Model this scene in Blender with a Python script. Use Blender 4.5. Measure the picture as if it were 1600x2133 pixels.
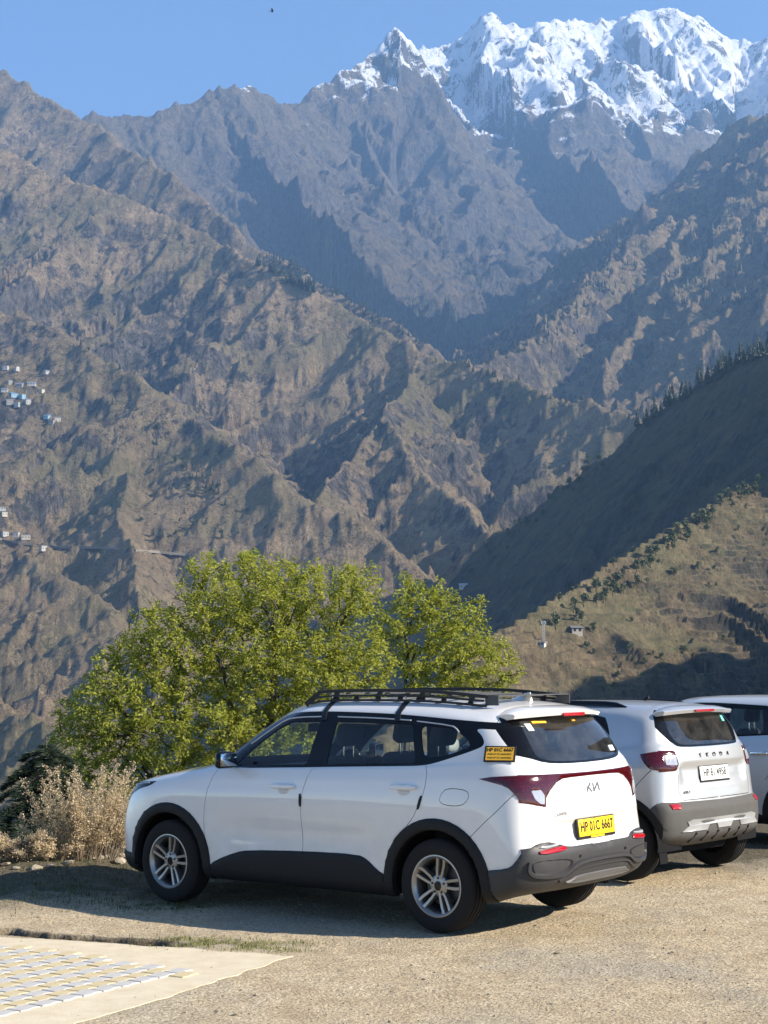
import bpy, bmesh, math, random
import numpy as np
from mathutils import Vector, Matrix, Euler
from mathutils.bvhtree import BVHTree

# ------------------------------------------------------------------ clear
for o in list(bpy.data.objects):
    bpy.data.objects.remove(o, do_unlink=True)
scene = bpy.context.scene
COL = scene.collection
R = math.radians

# ------------------------------------------------------------------ camera
CAM_Z = 1.862
PITCH, ROLL, FPX = R(5.89), R(-0.52), 3300.0      # focal length in pixels of a 1600 px wide picture
cam_data = bpy.data.cameras.new('camera')
cam = bpy.data.objects.new('camera', cam_data)
COL.objects.link(cam)
scene.camera = cam
cam_data.sensor_fit = 'HORIZONTAL'
cam_data.sensor_width = 36.0
cam_data.lens = 36.0 * FPX / 1600.0
cam_data.clip_start = 0.1
cam_data.clip_end = 60000.0
c_r, s_r = math.cos(ROLL), math.sin(ROLL)
fw = Vector((0, math.cos(PITCH), math.sin(PITCH)))
r0 = Vector((1, 0, 0)); u0 = r0.cross(fw)
CR = c_r * r0 + s_r * u0
CU = -s_r * r0 + c_r * u0
CF = fw
m3 = Matrix((CR, CU, -CF)).transposed()
cam.matrix_world = Matrix.Translation((0, 0, CAM_Z)) @ m3.to_4x4()

def at(u, v, depth):
    """point of the place seen at (u, v) of the photograph, at a known distance straight ahead"""
    d = CF + CR * ((u - 800) / FPX) - CU * ((v - 1066.5) / FPX)
    return Vector((0, 0, CAM_Z)) + d * (depth / d.y)

def on_ground(u, v, z=0.0):
    d = CF + CR * ((u - 800) / FPX) - CU * ((v - 1066.5) / FPX)
    return Vector((0, 0, CAM_Z)) + d * ((z - CAM_Z) / d.z)

# ------------------------------------------------------------------ light
SUN_DIR = Vector((1.744, -0.616, 1.0)).normalized()     # from the ground towards the sun
SUN_EL = math.asin(SUN_DIR.z)
SUN_AZ = math.atan2(SUN_DIR.x, SUN_DIR.y)
world = bpy.data.worlds.new('World')
scene.world = world
world.use_nodes = True
wn = world.node_tree
wn.nodes.clear()
sky = wn.nodes.new('ShaderNodeTexSky')
sky.sky_type = 'NISHITA'
sky.sun_disc = False
sky.sun_elevation = SUN_EL
sky.sun_rotation = SUN_AZ
sky.altitude = 2400
sky.air_density = 1.0
sky.dust_density = 0.0
sky.ozone_density = 4.0
bg = wn.nodes.new('ShaderNodeBackground')
bg.inputs['Strength'].default_value = 0.105
wo = wn.nodes.new('ShaderNodeOutputWorld')
wn.links.new(sky.outputs[0], bg.inputs[0])
wn.links.new(bg.outputs[0], wo.inputs[0])

sun_data = bpy.data.lights.new('sun', 'SUN')
sun_data.energy = 5.0
sun_data.angle = R(0.53)
sun_data.color = (1.0, 0.90, 0.76)
sun = bpy.data.objects.new('sun', sun_data)
sun.rotation_euler = SUN_DIR.to_track_quat('Z', 'Y').to_euler()
sun.location = (40, -14, 30)
COL.objects.link(sun)

vs = scene.view_settings
vs.view_transform = 'Standard'
vs.look = 'None'
vs.exposure = 1.07
vs.gamma = 1.0
vs.use_curve_mapping = False
scene.render.engine = 'CYCLES'
cy = scene.cycles
cy.max_bounces = 8
cy.diffuse_bounces = 3
cy.glossy_bounces = 4
cy.transmission_bounces = 6
cy.transparent_max_bounces = 16
cy.volume_bounces = 1
cy.use_denoising = True
cy.caustics_reflective = False
cy.caustics_refractive = False

# ------------------------------------------------------------------ helpers
def tag(o, label=None, cat=None, group=None, kind=None):
    if label: o['label'] = label
    if cat: o['category'] = cat
    if group: o['group'] = group
    if kind: o['kind'] = kind
    return o

def link(o, parent=None):
    COL.objects.link(o)
    if parent is not None:
        o.parent = parent
    return o

def empty(name, loc=(0, 0, 0), rz=0.0):
    o = bpy.data.objects.new(name, None)
    o.empty_display_size = 0.2
    o.location = loc
    o.rotation_euler = (0, 0, rz)
    return link(o)

def mesh_np(name, V, F, mat=None, parent=None, smooth=True, mats=None, midx=None):
    """V (n,3) float, F (m,k) int array or list"""
    me = bpy.data.meshes.new(name)
    if isinstance(F, np.ndarray):
        m, k = F.shape
        me.vertices.add(len(V)); me.vertices.foreach_set('co', np.asarray(V, np.float32).ravel())
        me.loops.add(m * k); me.loops.foreach_set('vertex_index', F.astype(np.int32).ravel())
        me.polygons.add(m)
        me.polygons.foreach_set('loop_start', np.arange(0, m * k, k, dtype=np.int32))
        me.polygons.foreach_set('loop_total', np.full(m, k, np.int32))
        me.update(calc_edges=True)
    else:
        me.from_pydata([tuple(v) for v in V], [], [tuple(f) for f in F])
        me.update()
    me.polygons.foreach_set('use_smooth', np.full(len(me.polygons), smooth, dtype=bool))
    for mm in (mats or ([mat] if mat else [])):
        me.materials.append(mm)
    if midx is not None:
        me.polygons.foreach_set('material_index', np.asarray(midx, np.int32))
    o = bpy.data.objects.new(name, me)
    return link(o, parent)

def grid_faces(nu, nv, wrap_u=False):
    i = np.arange(nu if wrap_u else nu - 1)[:, None]; j = np.arange(nv - 1)[None, :]
    i2 = (i + 1) % nu
    a = i * nv + j; b = i2 * nv + j
    return np.stack([a + 0 * j, b + 0 * j, b + 1, a + 1], -1).reshape(-1, 4)

# --- noise
_rng = np.random.RandomState(7)
_PERM = _rng.permutation(512); _PERM = np.concatenate([_PERM, _PERM, _PERM])
_GA = _rng.rand(512) * 2 * np.pi
_GX, _GY = np.cos(_GA), np.sin(_GA)
def perlin(x, y, seed=0):
    x = np.asarray(x, float) + seed * 17.31; y = np.asarray(y, float) + seed * 31.77
    xi = np.floor(x).astype(int); yi = np.floor(y).astype(int)
    xf, yf = x - xi, y - yi
    u = xf * xf * xf * (xf * (xf * 6 - 15) + 10); v = yf * yf * yf * (yf * (yf * 6 - 15) + 10)
    def g(ix, iy, dx, dy):
        h = _PERM[(_PERM[ix & 511] + (iy & 511))] 
        return _GX[h] * dx + _GY[h] * dy
    a = g(xi, yi, xf, yf); b = g(xi + 1, yi, xf - 1, yf)
    c = g(xi, yi + 1, xf, yf - 1); d = g(xi + 1, yi + 1, xf - 1, yf - 1)
    return (a + u * (b - a) + v * ((c + u * (d - c)) - (a + u * (b - a)))) * 1.5
def fbm(x, y, o=5, seed=0, gain=0.5):
    s = 0; a = 1.0; n = 0
    for k in range(o):
        s = s + a * perlin(x * 2 ** k, y * 2 ** k, seed + k); n += a; a *= gain
    return s / n
def ridged(x, y, o=5, seed=0, gain=0.5):
    """0 in gullies .. 1 on ridges"""
    s = 0; a = 1.0; n = 0; w = 1.0
    for k in range(o):
        r = 1 - np.abs(perlin(x * 2 ** k, y * 2 ** k, seed + k)) * 1.6
        r = np.clip(r, 0, 1); r = r * r
        s = s + a * r * w; n += a; a *= gain; w = np.clip(r * 1.4, 0.15, 1)
    return s / n
def smooth01(a, b, x):
    t = np.clip((x - a) / (b - a), 0, 1); return t * t * (3 - 2 * t)

# --- materials
MATS = {}
class NT:
    """small node-tree writer"""
    def __init__(self, name):
        m = bpy.data.materials.new(name); m.use_nodes = True
        self.m = m; self.t = m.node_tree; self.t.nodes.clear()
        self.out = self.n('ShaderNodeOutputMaterial')
        MATS[name] = m
    def n(self, ty, **kw):
        x = self.t.nodes.new(ty)
        for k, v in kw.items(): setattr(x, k, v)
        return x
    def l(self, a, b): self.t.links.new(a, b)
    def val(self, sock, v):
        if hasattr(v, 'is_output') or isinstance(v, bpy.types.NodeSocket): self.l(v, sock)
        else: sock.default_value = v
    def noise(self, vec, scale, detail=4, rough=0.55, dist=0.0, out=0):
        x = self.n('ShaderNodeTexNoise'); x.inputs['Scale'].default_value = scale
        x.inputs['Detail'].default_value = detail; x.inputs['Roughness'].default_value = rough
        x.inputs['Distortion'].default_value = dist
        if vec is not None: self.l(vec, x.inputs['Vector'])
        return x.outputs[out]
    def ramp(self, fac, stops, interp='LINEAR'):
        x = self.n('ShaderNodeValToRGB'); x.color_ramp.interpolation = interp
        el = x.color_ramp.elements
        while len(el) < len(stops): el.new(0.5)
        for e, (p, c) in zip(el, stops):
            e.position = p; e.color = (c[0], c[1], c[2], 1) if not np.isscalar(c) else (c, c, c, 1)
        self.l(fac, x.inputs[0]); return x.outputs[0]
    def mix(self, fac, a, b, mode='MIX'):
        x = self.n('ShaderNodeMix', data_type='RGBA', blend_type=mode)
        def c(v): return (v[0], v[1], v[2], 1) if isinstance(v, (tuple, list)) else v
        self.val(x.inputs[0], fac); self.val(x.inputs[6], c(a)); self.val(x.inputs[7], c(b))
        return x.outputs[2]
    def math(self, op, a, b=0.5, c=None, clamp=False):
        x = self.n('ShaderNodeMath', operation=op, use_clamp=clamp)
        self.val(x.inputs[0], a); self.val(x.inputs[1], b)
        if c is not None: self.val(x.inputs[2], c)
        return x.outputs[0]
    def maprange(self, v, a, b, c=0.0, d=1.0):
        x = self.n('ShaderNodeMapRange'); self.l(v, x.inputs[0])
        for i, q in enumerate((a, b, c, d)): x.inputs[i + 1].default_value = q
        return x.outputs[0]
    def coords(self, which='Object'):
        return self.n('ShaderNodeTexCoord').outputs[which]
    def mapping(self, vec, scale=(1, 1, 1), rot=(0, 0, 0), loc=(0, 0, 0)):
        x = self.n('ShaderNodeMapping'); self.l(vec, x.inputs[0])
        x.inputs['Scale'].default_value = scale; x.inputs['Rotation'].default_value = rot; x.inputs['Location'].default_value = loc
        return x.outputs[0]
    def bump(self, h, strength=0.3, dist=0.05, normal=None):
        x = self.n('ShaderNodeBump'); x.inputs['Strength'].default_value = strength; x.inputs['Distance'].default_value = dist
        self.l(h, x.inputs['Height'])
        if normal is not None: self.l(normal, x.inputs['Normal'])
        return x.outputs[0]
    def bsdf(self, color, rough=0.8, metal=0.0, normal=None, spec=0.5, coat=0.0, coat_rough=0.03):
        x = self.n('ShaderNodeBsdfPrincipled')
        self.val(x.inputs['Base Color'], (*color, 1) if isinstance(color, tuple) else color)
        self.val(x.inputs['Roughness'], rough); self.val(x.inputs['Metallic'], metal)
        self.val(x.inputs['Specular IOR Level'], spec)
        self.val(x.inputs['Coat Weight'], coat); x.inputs['Coat Roughness'].default_value = coat_rough
        if normal is not None: self.l(normal, x.inputs['Normal'])
        return x
    def done(self, sh):
        self.l(sh.outputs[0] if hasattr(sh, 'outputs') else sh, self.out.inputs['Surface']); return self.m

def plain(name, color, rough=0.6, metal=0.0, spec=0.5, grain=0.06, gscale=60, bump=0.0, coat=0.0):
    """a plain surface with slight unevenness in tone and gloss"""
    if name in MATS: return MATS[name]
    t = NT(name); co = t.coords()
    n = t.noise(co, gscale, 5, 0.6)
    c = t.mix(n, tuple(v * (1 - grain) for v in color), tuple(min(1, v * (1 + grain)) for v in color))
    r = t.maprange(n, 0.3, 0.7, max(0.02, rough - 0.05), min(1, rough + 0.05))
    nm = t.bump(n, bump, 0.002) if bump else None
    return t.done(t.bsdf(c, r, metal, nm, spec, coat))
# ================================================================== MOUNTAINS
def mountain_material(name, rock=((.055, .05, .05), (.13, .115, .105)), grass=((.15, .115, .07), (.30, .225, .135)),
                      green=0.0, snow=None, scale=1.0, bump=1.0, veg=(.045, .06, .028)):
    t = NT(name)
    geo = t.n('ShaderNodeNewGeometry')
    pos = geo.outputs['Position']
    km = t.mapping(pos, (0.001, 0.001, 0.001))
    sepn = t.n('ShaderNodeSeparateXYZ'); t.l(geo.outputs['Normal'], sepn.inputs[0])
    nz = sepn.outputs['Z']
    sepp = t.n('ShaderNodeSeparateXYZ'); t.l(pos, sepp.inputs[0])
    strat = t.mapping(km, (1, 1, 0.45), (0.25, 0.15, 0))
    big = t.noise(km, 3.2 * scale, 6, 0.6)
    mid = t.noise(strat, 14 * scale, 8, 0.65, 0.3)
    fine = t.noise(strat, 60 * scale, 8, 0.7)
    crag = t.noise(t.mapping(km, (1, 1, 0.3), (0.5, -0.3, 0.4)), 130 * scale, 8, 0.78, 0.4)
    rk = t.ramp(t.math('ADD', t.math('MULTIPLY', fine, .55), t.math('MULTIPLY', crag, .45)), [(0.43, rock[0]), (0.50, tuple((a + b) / 2 for a, b in zip(*rock))), (0.58, rock[1])])
    gr = t.ramp(t.noise(km, 40 * scale, 8, 0.72), [(0.38, grass[0]), (0.62, grass[1])])
    # grass where it is less steep, broken by noise
    g = t.math('ADD', nz, t.math('MULTIPLY', t.math('SUBTRACT', mid, 0.5), 1.1))
    g = t.math('ADD', g, t.math('MULTIPLY', t.math('SUBTRACT', big, 0.5), 1.3))
    g = t.math('ADD', g, t.math('MULTIPLY', t.math('SUBTRACT', fine, 0.5), 0.9))
    cr_ = t.n('ShaderNodeAttribute', attribute_name='crest')
    g = t.math('ADD', g, t.math('MULTIPLY', cr_.outputs['Fac'], .34))
    gm = t.maprange(g, 0.62, 0.74)
    col = t.mix(gm, rk, gr)
    # darker scrub in clumps
    sc = t.noise(km, 75 * scale, 5, 0.7)
    sm = t.math('MULTIPLY', t.maprange(sc, 0.54, 0.62), t.maprange(t.noise(km, 7 * scale, 4, 0.6), 0.44, 0.60))
    col = t.mix(t.math('MULTIPLY', sm, 0.75), col, veg)
    s2_ = t.math('MULTIPLY', t.maprange(t.noise(km, 330 * scale, 4, 0.65), 0.53, 0.60), t.maprange(t.noise(km, 22 * scale, 4, 0.6), 0.40, 0.58))
    col = t.mix(t.math('MULTIPLY', s2_, 0.7), col, tuple(v * .8 for v in veg))
    if green:
        gg = t.math('MULTIPLY', t.maprange(t.noise(km, 5 * scale, 5, 0.6), 0.45, 0.62), gm)
        gg = t.math('MULTIPLY', gg, green)
        col = t.mix(gg, col, (.125, .135, .06))
    rough = 0.95
    if snow:
        z0, z1 = snow
        sn = t.math('ADD', t.maprange(sepp.outputs['Z'], z0, z1, -2.1, .50),
                    t.math('MULTIPLY', t.math('SUBTRACT', t.noise(strat, 8.5, 8, 0.70, 0.9), 0.5), 6.0))
        sn = t.math('ADD', sn, t.math('MULTIPLY', t.math('SUBTRACT', nz, 0.60), 1.6))
        sn = t.math('ADD', sn, t.math('MULTIPLY', t.math('SUBTRACT', crag, 0.5), 2.6))
        sm2 = t.maprange(sn, 0.0, 0.12)
        col = t.mix(sm2, col, (.82, .84, .88))
    h = t.math('ADD', t.math('MULTIPLY', mid, 30.0 * bump), t.math('ADD', t.math('MULTIPLY', fine, 15.0 * bump), t.math('MULTIPLY', crag, 9.0 * bump)))
    nm = t.bump(h, 1.0, 1.0)
    return t.done(t.bsdf(col, rough, 0, nm, 0.15))

def poly3(pts):
    return np.array([at(u, v, d * 1000.0)[:] for u, v, d in pts])

def tent(X, Y, P, s1, L, s2, gamp, gfreq, seed, crest=0.0, d0=250.0, aniso=0.22):
    """height under one ridge line: its crest profile, slopes falling away on both sides, cut by gullies that run down them"""
    best = np.full(X.shape, 1e18); T = np.zeros_like(X); Z = np.zeros_like(X); side = np.zeros_like(X)
    acc = 0.0
    wx = X + 40 * fbm(X / 420, Y / 420, 3, seed + 60); wy = Y + 40 * fbm(X / 420, Y / 420, 3, seed + 70)
    for i in range(len(P) - 1):
        a, b = P[i], P[i + 1]; e = b[:2] - a[:2]; ln = math.hypot(*e)
        q = np.clip(((wx - a[0]) * e[0] + (wy - a[1]) * e[1]) / (ln * ln), 0, 1)
        dx, dy = wx - (a[0] + q * e[0]), wy - (a[1] + q * e[1])
        d = np.hypot(dx, dy)
        k = d < best
        best = np.where(k, d, best); T = np.where(k, acc + q * ln, T); Z = np.where(k, a[2] + q * (b[2] - a[2]), Z)
        side = np.where(k, np.sign(dx * e[1] - dy * e[0]), side)
        acc += ln
    d = best
    drop = s1 * L * (1 - np.exp(-d / L)) + s2 * d
    tt = T / gfreq + side * 7.7
    w = 0.5 * fbm(X / gfreq, Y / gfreq, 3, seed + 90)
    g = ridged(tt + w, d / gfreq * aniso + w * .4, 5, seed, 0.55)
    amp = gamp * (1 - np.exp(-d / d0))
    h = Z - drop + (g - 0.55) * amp * 2.0
    if crest:
        h = h + crest * fbm(T / 55.0, d / 90.0, 4, seed + 40) * np.exp(-d / 160)
    return h

def patch(name, az0, az1, nu, y0, y1, nv, ridges, mat, floor=-700.0, noise=(0, 100), terr=None, post=None, power=1.0):
    az = np.tan(np.radians(np.linspace(az0, az1, nu)))[:, None]
    yy = (y0 + (y1 - y0) * np.linspace(0, 1, nv) ** power)[None, :]
    Y = np.repeat(yy, nu, 0); X = az * Y
    H = np.full(X.shape, floor) if not callable(floor) else floor(X, Y)
    for rd in ridges:
        H = np.maximum(H, tent(X, Y, **rd))
    na, ns = noise
    if na:
        H = H + na * (ridged(X / ns, Y / ns, 5, 21, 0.6) - 0.5) + na * .5 * fbm(X / ns * 2.7, Y / ns * 2.7, 4, 33, 0.6)
    if post is not None: H = post(X, Y, H)
    V = np.stack([X, Y, H], -1).reshape(-1, 3)
    o = mesh_np(name, V, grid_faces(nu, nv), mat)
    P0 = ridges[0]['P']; dm = np.full(X.shape, 1e9)
    for rd in ridges[:1] + ridges[-2:]:
        P0 = rd['P']
        for i in range(len(P0) - 1):
            a_, b_ = P0[i, :2], P0[i + 1, :2]; e_ = b_ - a_
            q_ = np.clip(((X - a_[0]) * e_[0] + (Y - a_[1]) * e_[1]) / (e_ @ e_), 0, 1)
            dm = np.minimum(dm, np.hypot(X - a_[0] - q_ * e_[0], Y - a_[1] - q_ * e_[1]))
    at_ = o.data.attributes.new('crest', 'FLOAT', 'POINT'); at_.data.foreach_set('value', np.exp(-dm / (y1 * .028)).astype(np.float32).ravel())
    tag(o, kind='structure')
    gt = az[:, 0]
    def height(x, y):
        """surface height of this piece, read off its mesh"""
        i = np.interp(x / np.maximum(y, 1), gt, np.arange(nu)); j = np.interp(y, yy[0], np.arange(nv))
        i0 = np.clip(i.astype(int), 0, nu - 2); j0 = np.clip(j.astype(int), 0, nv - 2); a, b = i - i0, j - j0
        return H[i0, j0] * (1 - a) * (1 - b) + H[i0 + 1, j0] * a * (1 - b) + H[i0, j0 + 1] * (1 - a) * b + H[i0 + 1, j0 + 1] * a * b
    LAND[name] = (height, y0, y1)
    return height
LAND = {}
def seen_on(name, u, v):
    """where the sight line through (u, v) first meets this piece of land"""
    hf, y0, y1 = LAND[name]
    d = CF + CR * ((u - 800) / FPX) - CU * ((v - 1066.5) / FPX)
    y = np.linspace(y0, y1, 1500); x = d.x / d.y * y; z = CAM_Z + d.z / d.y * y
    k = np.nonzero(hf(x, y) > z)[0]
    if len(k) == 0: return None
    k = k[0]; return Vector((x[k], y[k], float(hf(x[k:k + 1], y[k:k + 1])[0])))

m_snow = mountain_material('snow_mountain_rock', rock=((.05, .046, .045), (.17, .145, .13)), grass=((.12, .095, .07), (.20, .16, .11)), snow=(2150, 3100))
m_left = mountain_material('brown_mountain_rock', rock=((.050, .043, .040), (.225, .19, .158)), grass=((.25, .18, .110), (.46, .34, .205)), green=0.55)
m_rear = mountain_material('grey_mountain_rock', rock=((.065, .055, .048), (.18, .15, .125)), grass=((.20, .15, .09), (.38, .28, .17)), green=0.3)
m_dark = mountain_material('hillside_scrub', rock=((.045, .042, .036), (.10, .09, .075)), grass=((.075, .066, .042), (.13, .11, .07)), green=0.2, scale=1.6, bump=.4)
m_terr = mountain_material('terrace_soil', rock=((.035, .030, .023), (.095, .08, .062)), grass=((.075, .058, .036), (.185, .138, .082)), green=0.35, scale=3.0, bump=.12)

def RD(pts, s1, L, s2, gamp, gfreq, seed, crest=0.0, d0=250.0, aniso=.22):
    return dict(P=poly3(pts), s1=s1, L=L, s2=s2, gamp=gamp, gfreq=gfreq, seed=seed, crest=crest, d0=d0, aniso=aniso)

# the snow range at the head of the valley
crestA = [(-500, 330, 6.0), (100, 262, 6.4), (180, 237, 6.5), (260, 231, 6.6), (330, 223, 6.6), (400, 203, 6.7), (450, 186, 6.8), (490, 168, 6.8),
          (540, 180, 6.9), (580, 210, 7.0), (625, 200, 7.1), (660, 170, 7.2), (720, 140, 7.3), (770, 98, 7.45), (820, 55, 7.5), (850, 78, 7.5), (900, 150, 7.4), (960, 260, 7.2)]
crestS = [(780, 130, 9.0), (875, 98, 9.0), (920, 86, 9.1), (975, 70, 9.1), (1000, 36, 9.1), (1020, 22, 9.1), (1055, 45, 9.2), (1108, 56, 9.2), (1125, 40, 9.2), (1160, 40, 9.3),
          (1200, 38, 9.4), (1280, 34, 9.5), (1330, 20, 9.5), (1400, 10, 9.5), (1440, 30, 9.5), (1500, 65, 9.5), (1545, 85, 9.5), (1600, 76, 9.4), (1800, 20, 9.2), (2200, 60, 9.0)]
rA = [RD(crestA, .35, 700, .66, 150, 420, 3, 12, 300),
      RD(crestS, .30, 900, .62, 200, 560, 4, 14, 350),
      RD([(490, 172, 6.8), (530, 250, 6.6), (600, 360, 6.3), (690, 480, 6.0), (760, 570, 5.8), (830, 640, 5.6)], .45, 300, .66, 110, 280, 5, 15, 160),
      RD([(720, 142, 7.3), (735, 240, 7.05), (790, 350, 6.7), (860, 460, 6.3), (885, 520, 6.1)], .5, 300, .70, 110, 280, 8, 15, 160),
      RD([(1035, 185, 8.5), (990, 320, 7.8), (940, 450, 7.1), (890, 570, 6.6), (850, 650, 6.2)], .5, 300, .68, 130, 300, 11, 15, 160),
      RD([(1280, 150, 9.0), (1190, 300, 8.2), (1110, 410, 7.5), (1050, 540, 6.9), (1000, 640, 6.4)], .45, 300, .66, 130, 300, 14, 15, 160),
      RD([(1520, 110, 9.3), (1430, 250, 8.5), (1350, 380, 7.7), (1290, 480, 7.1), (1200, 600, 6.6)], .45, 300, .64, 130, 300, 17, 15, 160),
      RD([(250, 232, 6.6), (330, 330, 6.3), (430, 430, 6.0), (560, 520, 5.75), (700, 620, 5.5)], .45, 300, .64, 110, 280, 19, 15, 160)]
patch('mountain_range', -16, 18, 530, 4300, 10000, 400, rA, m_snow, lambda X, Y: 900 + (Y - 5200) * .55 + 60 * fbm(X / 300, Y / 300, 4, 3), (55, 210))

# the ridge behind the left mountain
rC2 = [RD([(-700, -60, 6.0), (-250, 60, 5.6), (0, 140, 5.2), (60, 178, 5.1), (130, 215, 5.0), (200, 258, 4.85), (250, 296, 4.7), (330, 345, 4.5), (420, 410, 4.3), (520, 488, 4.1),
           (620, 550, 3.95), (700, 600, 3.8), (850, 690, 3.6), (960, 765, 3.4)], .3, 300, .68, 95, 300, 31, 5, 200)]
patch('rear_mountain_ridge', -18, 7, 340, 3300, 6000, 240, rC2, m_rear, -700, (26, 160))

# the right mountain
rD = [RD([(2100, -40, 4.9), (1800, 120, 5.1), (1600, 228, 5.25), (1520, 268, 5.3), (1430, 340, 5.4), (1330, 440, 5.55), (1230, 530, 5.7), (1120, 620, 5.9), (1010, 730, 6.1)], .25, 300, .60, 70, 280, 41, 10, 200),
      RD([(1900, 240, 5.2), (1600, 370, 4.8), (1500, 425, 4.6), (1440, 440, 4.4), (1360, 470, 4.25), (1290, 512, 4.1), (1200, 620, 3.85), (1110, 700, 3.6), (980, 752, 3.3)], .2, 260, .60, 110, 260, 43, 10, 180),
      RD([(1440, 440, 4.4), (1380, 560, 3.9), (1310, 690, 3.5), (1260, 790, 3.2)], .3, 200, .62, 80, 180, 45, 8, 120),
      RD([(1640, 480, 4.3), (1500, 600, 3.8), (1420, 700, 3.4), (1350, 850, 2.9)], .3, 200, .62, 80, 180, 47, 8, 120)]
patch('right_mountain', 0, 19, 320, 2750, 6300, 320, rD, m_rear, -700, (50, 150))

# the big left mountain with the village spurs
rC1 = [RD([(-700, 60, 4.6), (-250, 220, 4.1), (0, 303, 3.8), (100, 352, 3.7), (250, 398, 3.6), (330, 440, 3.5), (420, 480, 3.4), (480, 512, 3.3), (560, 558, 3.15), (650, 605, 3.05),
           (750, 665, 2.95), (860, 715, 2.8), (950, 755, 2.7), (1100, 800, 2.5), (1200, 830, 2.4), (1290, 850, 2.3), (1335, 882, 2.25), (1420, 960, 2.15)], .25, 250, .60, 75, 230, 51, 7, 170),
       RD([(870, 760, 2.75), (800, 856, 2.35), (745, 930, 2.2), (690, 1000, 2.08), (640, 1080, 1.95)], .25, 160, .62, 50, 120, 53, 6, 90),
       RD([(800, 856, 2.35), (870, 950, 2.15), (960, 1040, 2.0), (1040, 1110, 1.88)], .3, 160, .62, 50, 120, 54, 6, 90),
       RD([(-700, 380, 3.5), (-200, 560, 3.0), (0, 630, 2.75), (150, 700, 2.55), (300, 800, 2.35), (450, 900, 2.15), (600, 1000, 1.98), (750, 1100, 1.84), (860, 1170, 1.74)], .12, 200, .46, 42, 160, 55, 6, 120),
       RD([(-500, 900, 2.2), (-200, 1040, 1.95), (0, 1120, 1.8), (120, 1190, 1.68), (230, 1270, 1.58), (330, 1370, 1.46), (430, 1480, 1.35)], .15, 160, .46, 26, 110, 57, 5, 90),
       RD([(-600, 1200, 1.5), (-250, 1330, 1.32), (-60, 1430, 1.2), (60, 1520, 1.08), (160, 1640, .95), (280, 1800, .84)], .15, 120, .44, 18, 90, 58, 4, 70),
       RD([(250, 980, 2.1), (270, 1060, 1.95), (290, 1150, 1.8), (300, 1240, 1.66), (310, 1330, 1.55)], .25, 60, .52, 20, 70, 59, 5, 60)]
patch("left_mountain", -19, 12.5, 560, 760, 4700, 420, rC1, m_left, -700, (17, 90), power=1.25)

# the shaded hillside falling to the left
rE = [RD([(2600, 120, .85), (2100, 430, 1.02), (1800, 610, 1.18), (1600, 718, 1.32), (1500, 770, 1.38), (1400, 830, 1.45), (1330, 882, 1.51), (1250, 960, 1.58), (1150, 1040, 1.66), (1050, 1112, 1.75),
          (960, 1200, 1.84), (880, 1290, 1.92), (780, 1400, 2.02)], .10, 200, .98, 16, 150, 61, 3, 150)]
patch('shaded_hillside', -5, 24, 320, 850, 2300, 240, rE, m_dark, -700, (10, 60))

# the terraced slope
def terrace(X, Y, H):
    n = fbm(X / 60, Y / 60, 4, 77)
    st = 3.3
    q = (H + 5.0 * n) / st
    f = q - np.floor(q)
    stepped = (np.floor(q) + smooth01(0.0, 0.24, f) * .92 + f * .08) * st - 5.0 * n
    k = smooth01(-.45, -.05, fbm(X / 110, Y / 110, 3, 78))
    return H * (1 - k) + stepped * k
rF = [RD([(2500, 560, 1.25), (1900, 850, 1.02), (1750, 930, .96), (1600, 1006, .9), (1530, 1030, .88), (1450, 1092, .85), (1350, 1165, .8), (1250, 1245, .75), (1150, 1312, .7), (1080, 1356, .66),
          (980, 1440, .6), (860, 1540, .54)], .05, 60, .50, 17, 95, 71, 1.5, 60)]
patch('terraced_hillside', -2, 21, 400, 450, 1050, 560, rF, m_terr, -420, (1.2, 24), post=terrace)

# the hill to the right, outside the picture, whose shadow lies on the terraces
def XYZ(pts): return np.array([(x * 1000., y * 1000., z * 1000.) for x, y, z in pts])
rH = [dict(P=XYZ([(.60, .26, .31), (.505, .40, .25), (.435, .50, .21), (.39, .58, .175), (.36, .68, .12), (.35, .80, .02)]), s1=.1, L=60, s2=.75, gamp=14, gfreq=80, seed=75, crest=2.0, d0=60.0, aniso=.22)]
def right_hill():
    xs = np.linspace(200, 900, 100); ys = np.linspace(150, 1050, 110)
    X, Y = np.meshgrid(xs, ys, indexing='ij')
    H = np.maximum(tent(X, Y, **rH[0]), -420.0) + 5 * fbm(X / 40, Y / 40, 4, 5)
    o = mesh_np('right_hill', np.stack([X, Y, H], -1).reshape(-1, 3), grid_faces(100, 110), m_terr)
    tag(o, kind='structure')
right_hill()
# ================================================================== GROUND
PAD = [on_ground(*p) for p in [(-420, 1925), (330, 1972), (612, 1992), (400, 2060), (-260, 2260)]]   # concrete pad with paving
PADXY = np.array([(p.x, p.y) for p in PAD])
def sd_poly(X, Y, P):
    """signed distance to polygon, negative inside"""
    d = np.full(np.shape(X), 1e9); s = np.zeros(np.shape(X), bool)
    n = len(P)
    for i in range(n):
        a, b = P[i], P[(i + 1) % n]; e = b - a
        q = np.clip(((X - a[0]) * e[0] + (Y - a[1]) * e[1]) / (e @ e), 0, 1)
        d = np.minimum(d, np.hypot(X - a[0] - q * e[0], Y - a[1] - q * e[1]))
        c = ((a[1] > Y) != (b[1] > Y)) & (X < (b[0] - a[0]) * (Y - a[1]) / (b[1] - a[1] + 1e-12) + a[0])
        s ^= c
    return np.where(s, -d, d)

def edge_y(x):
    """where the parking terrace ends and the slope begins"""
    return np.interp(x, [-30, -8, -4.2, -3.0, -2.2, -1.0, 2, 6, 12, 40], [13.0, 14.6, 15.7, 16.25, 16.8, 18.2, 20.5, 21.5, 22, 22]) + .22 * perlin(x * .9, 0 * x + 3.3, 5)

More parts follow.
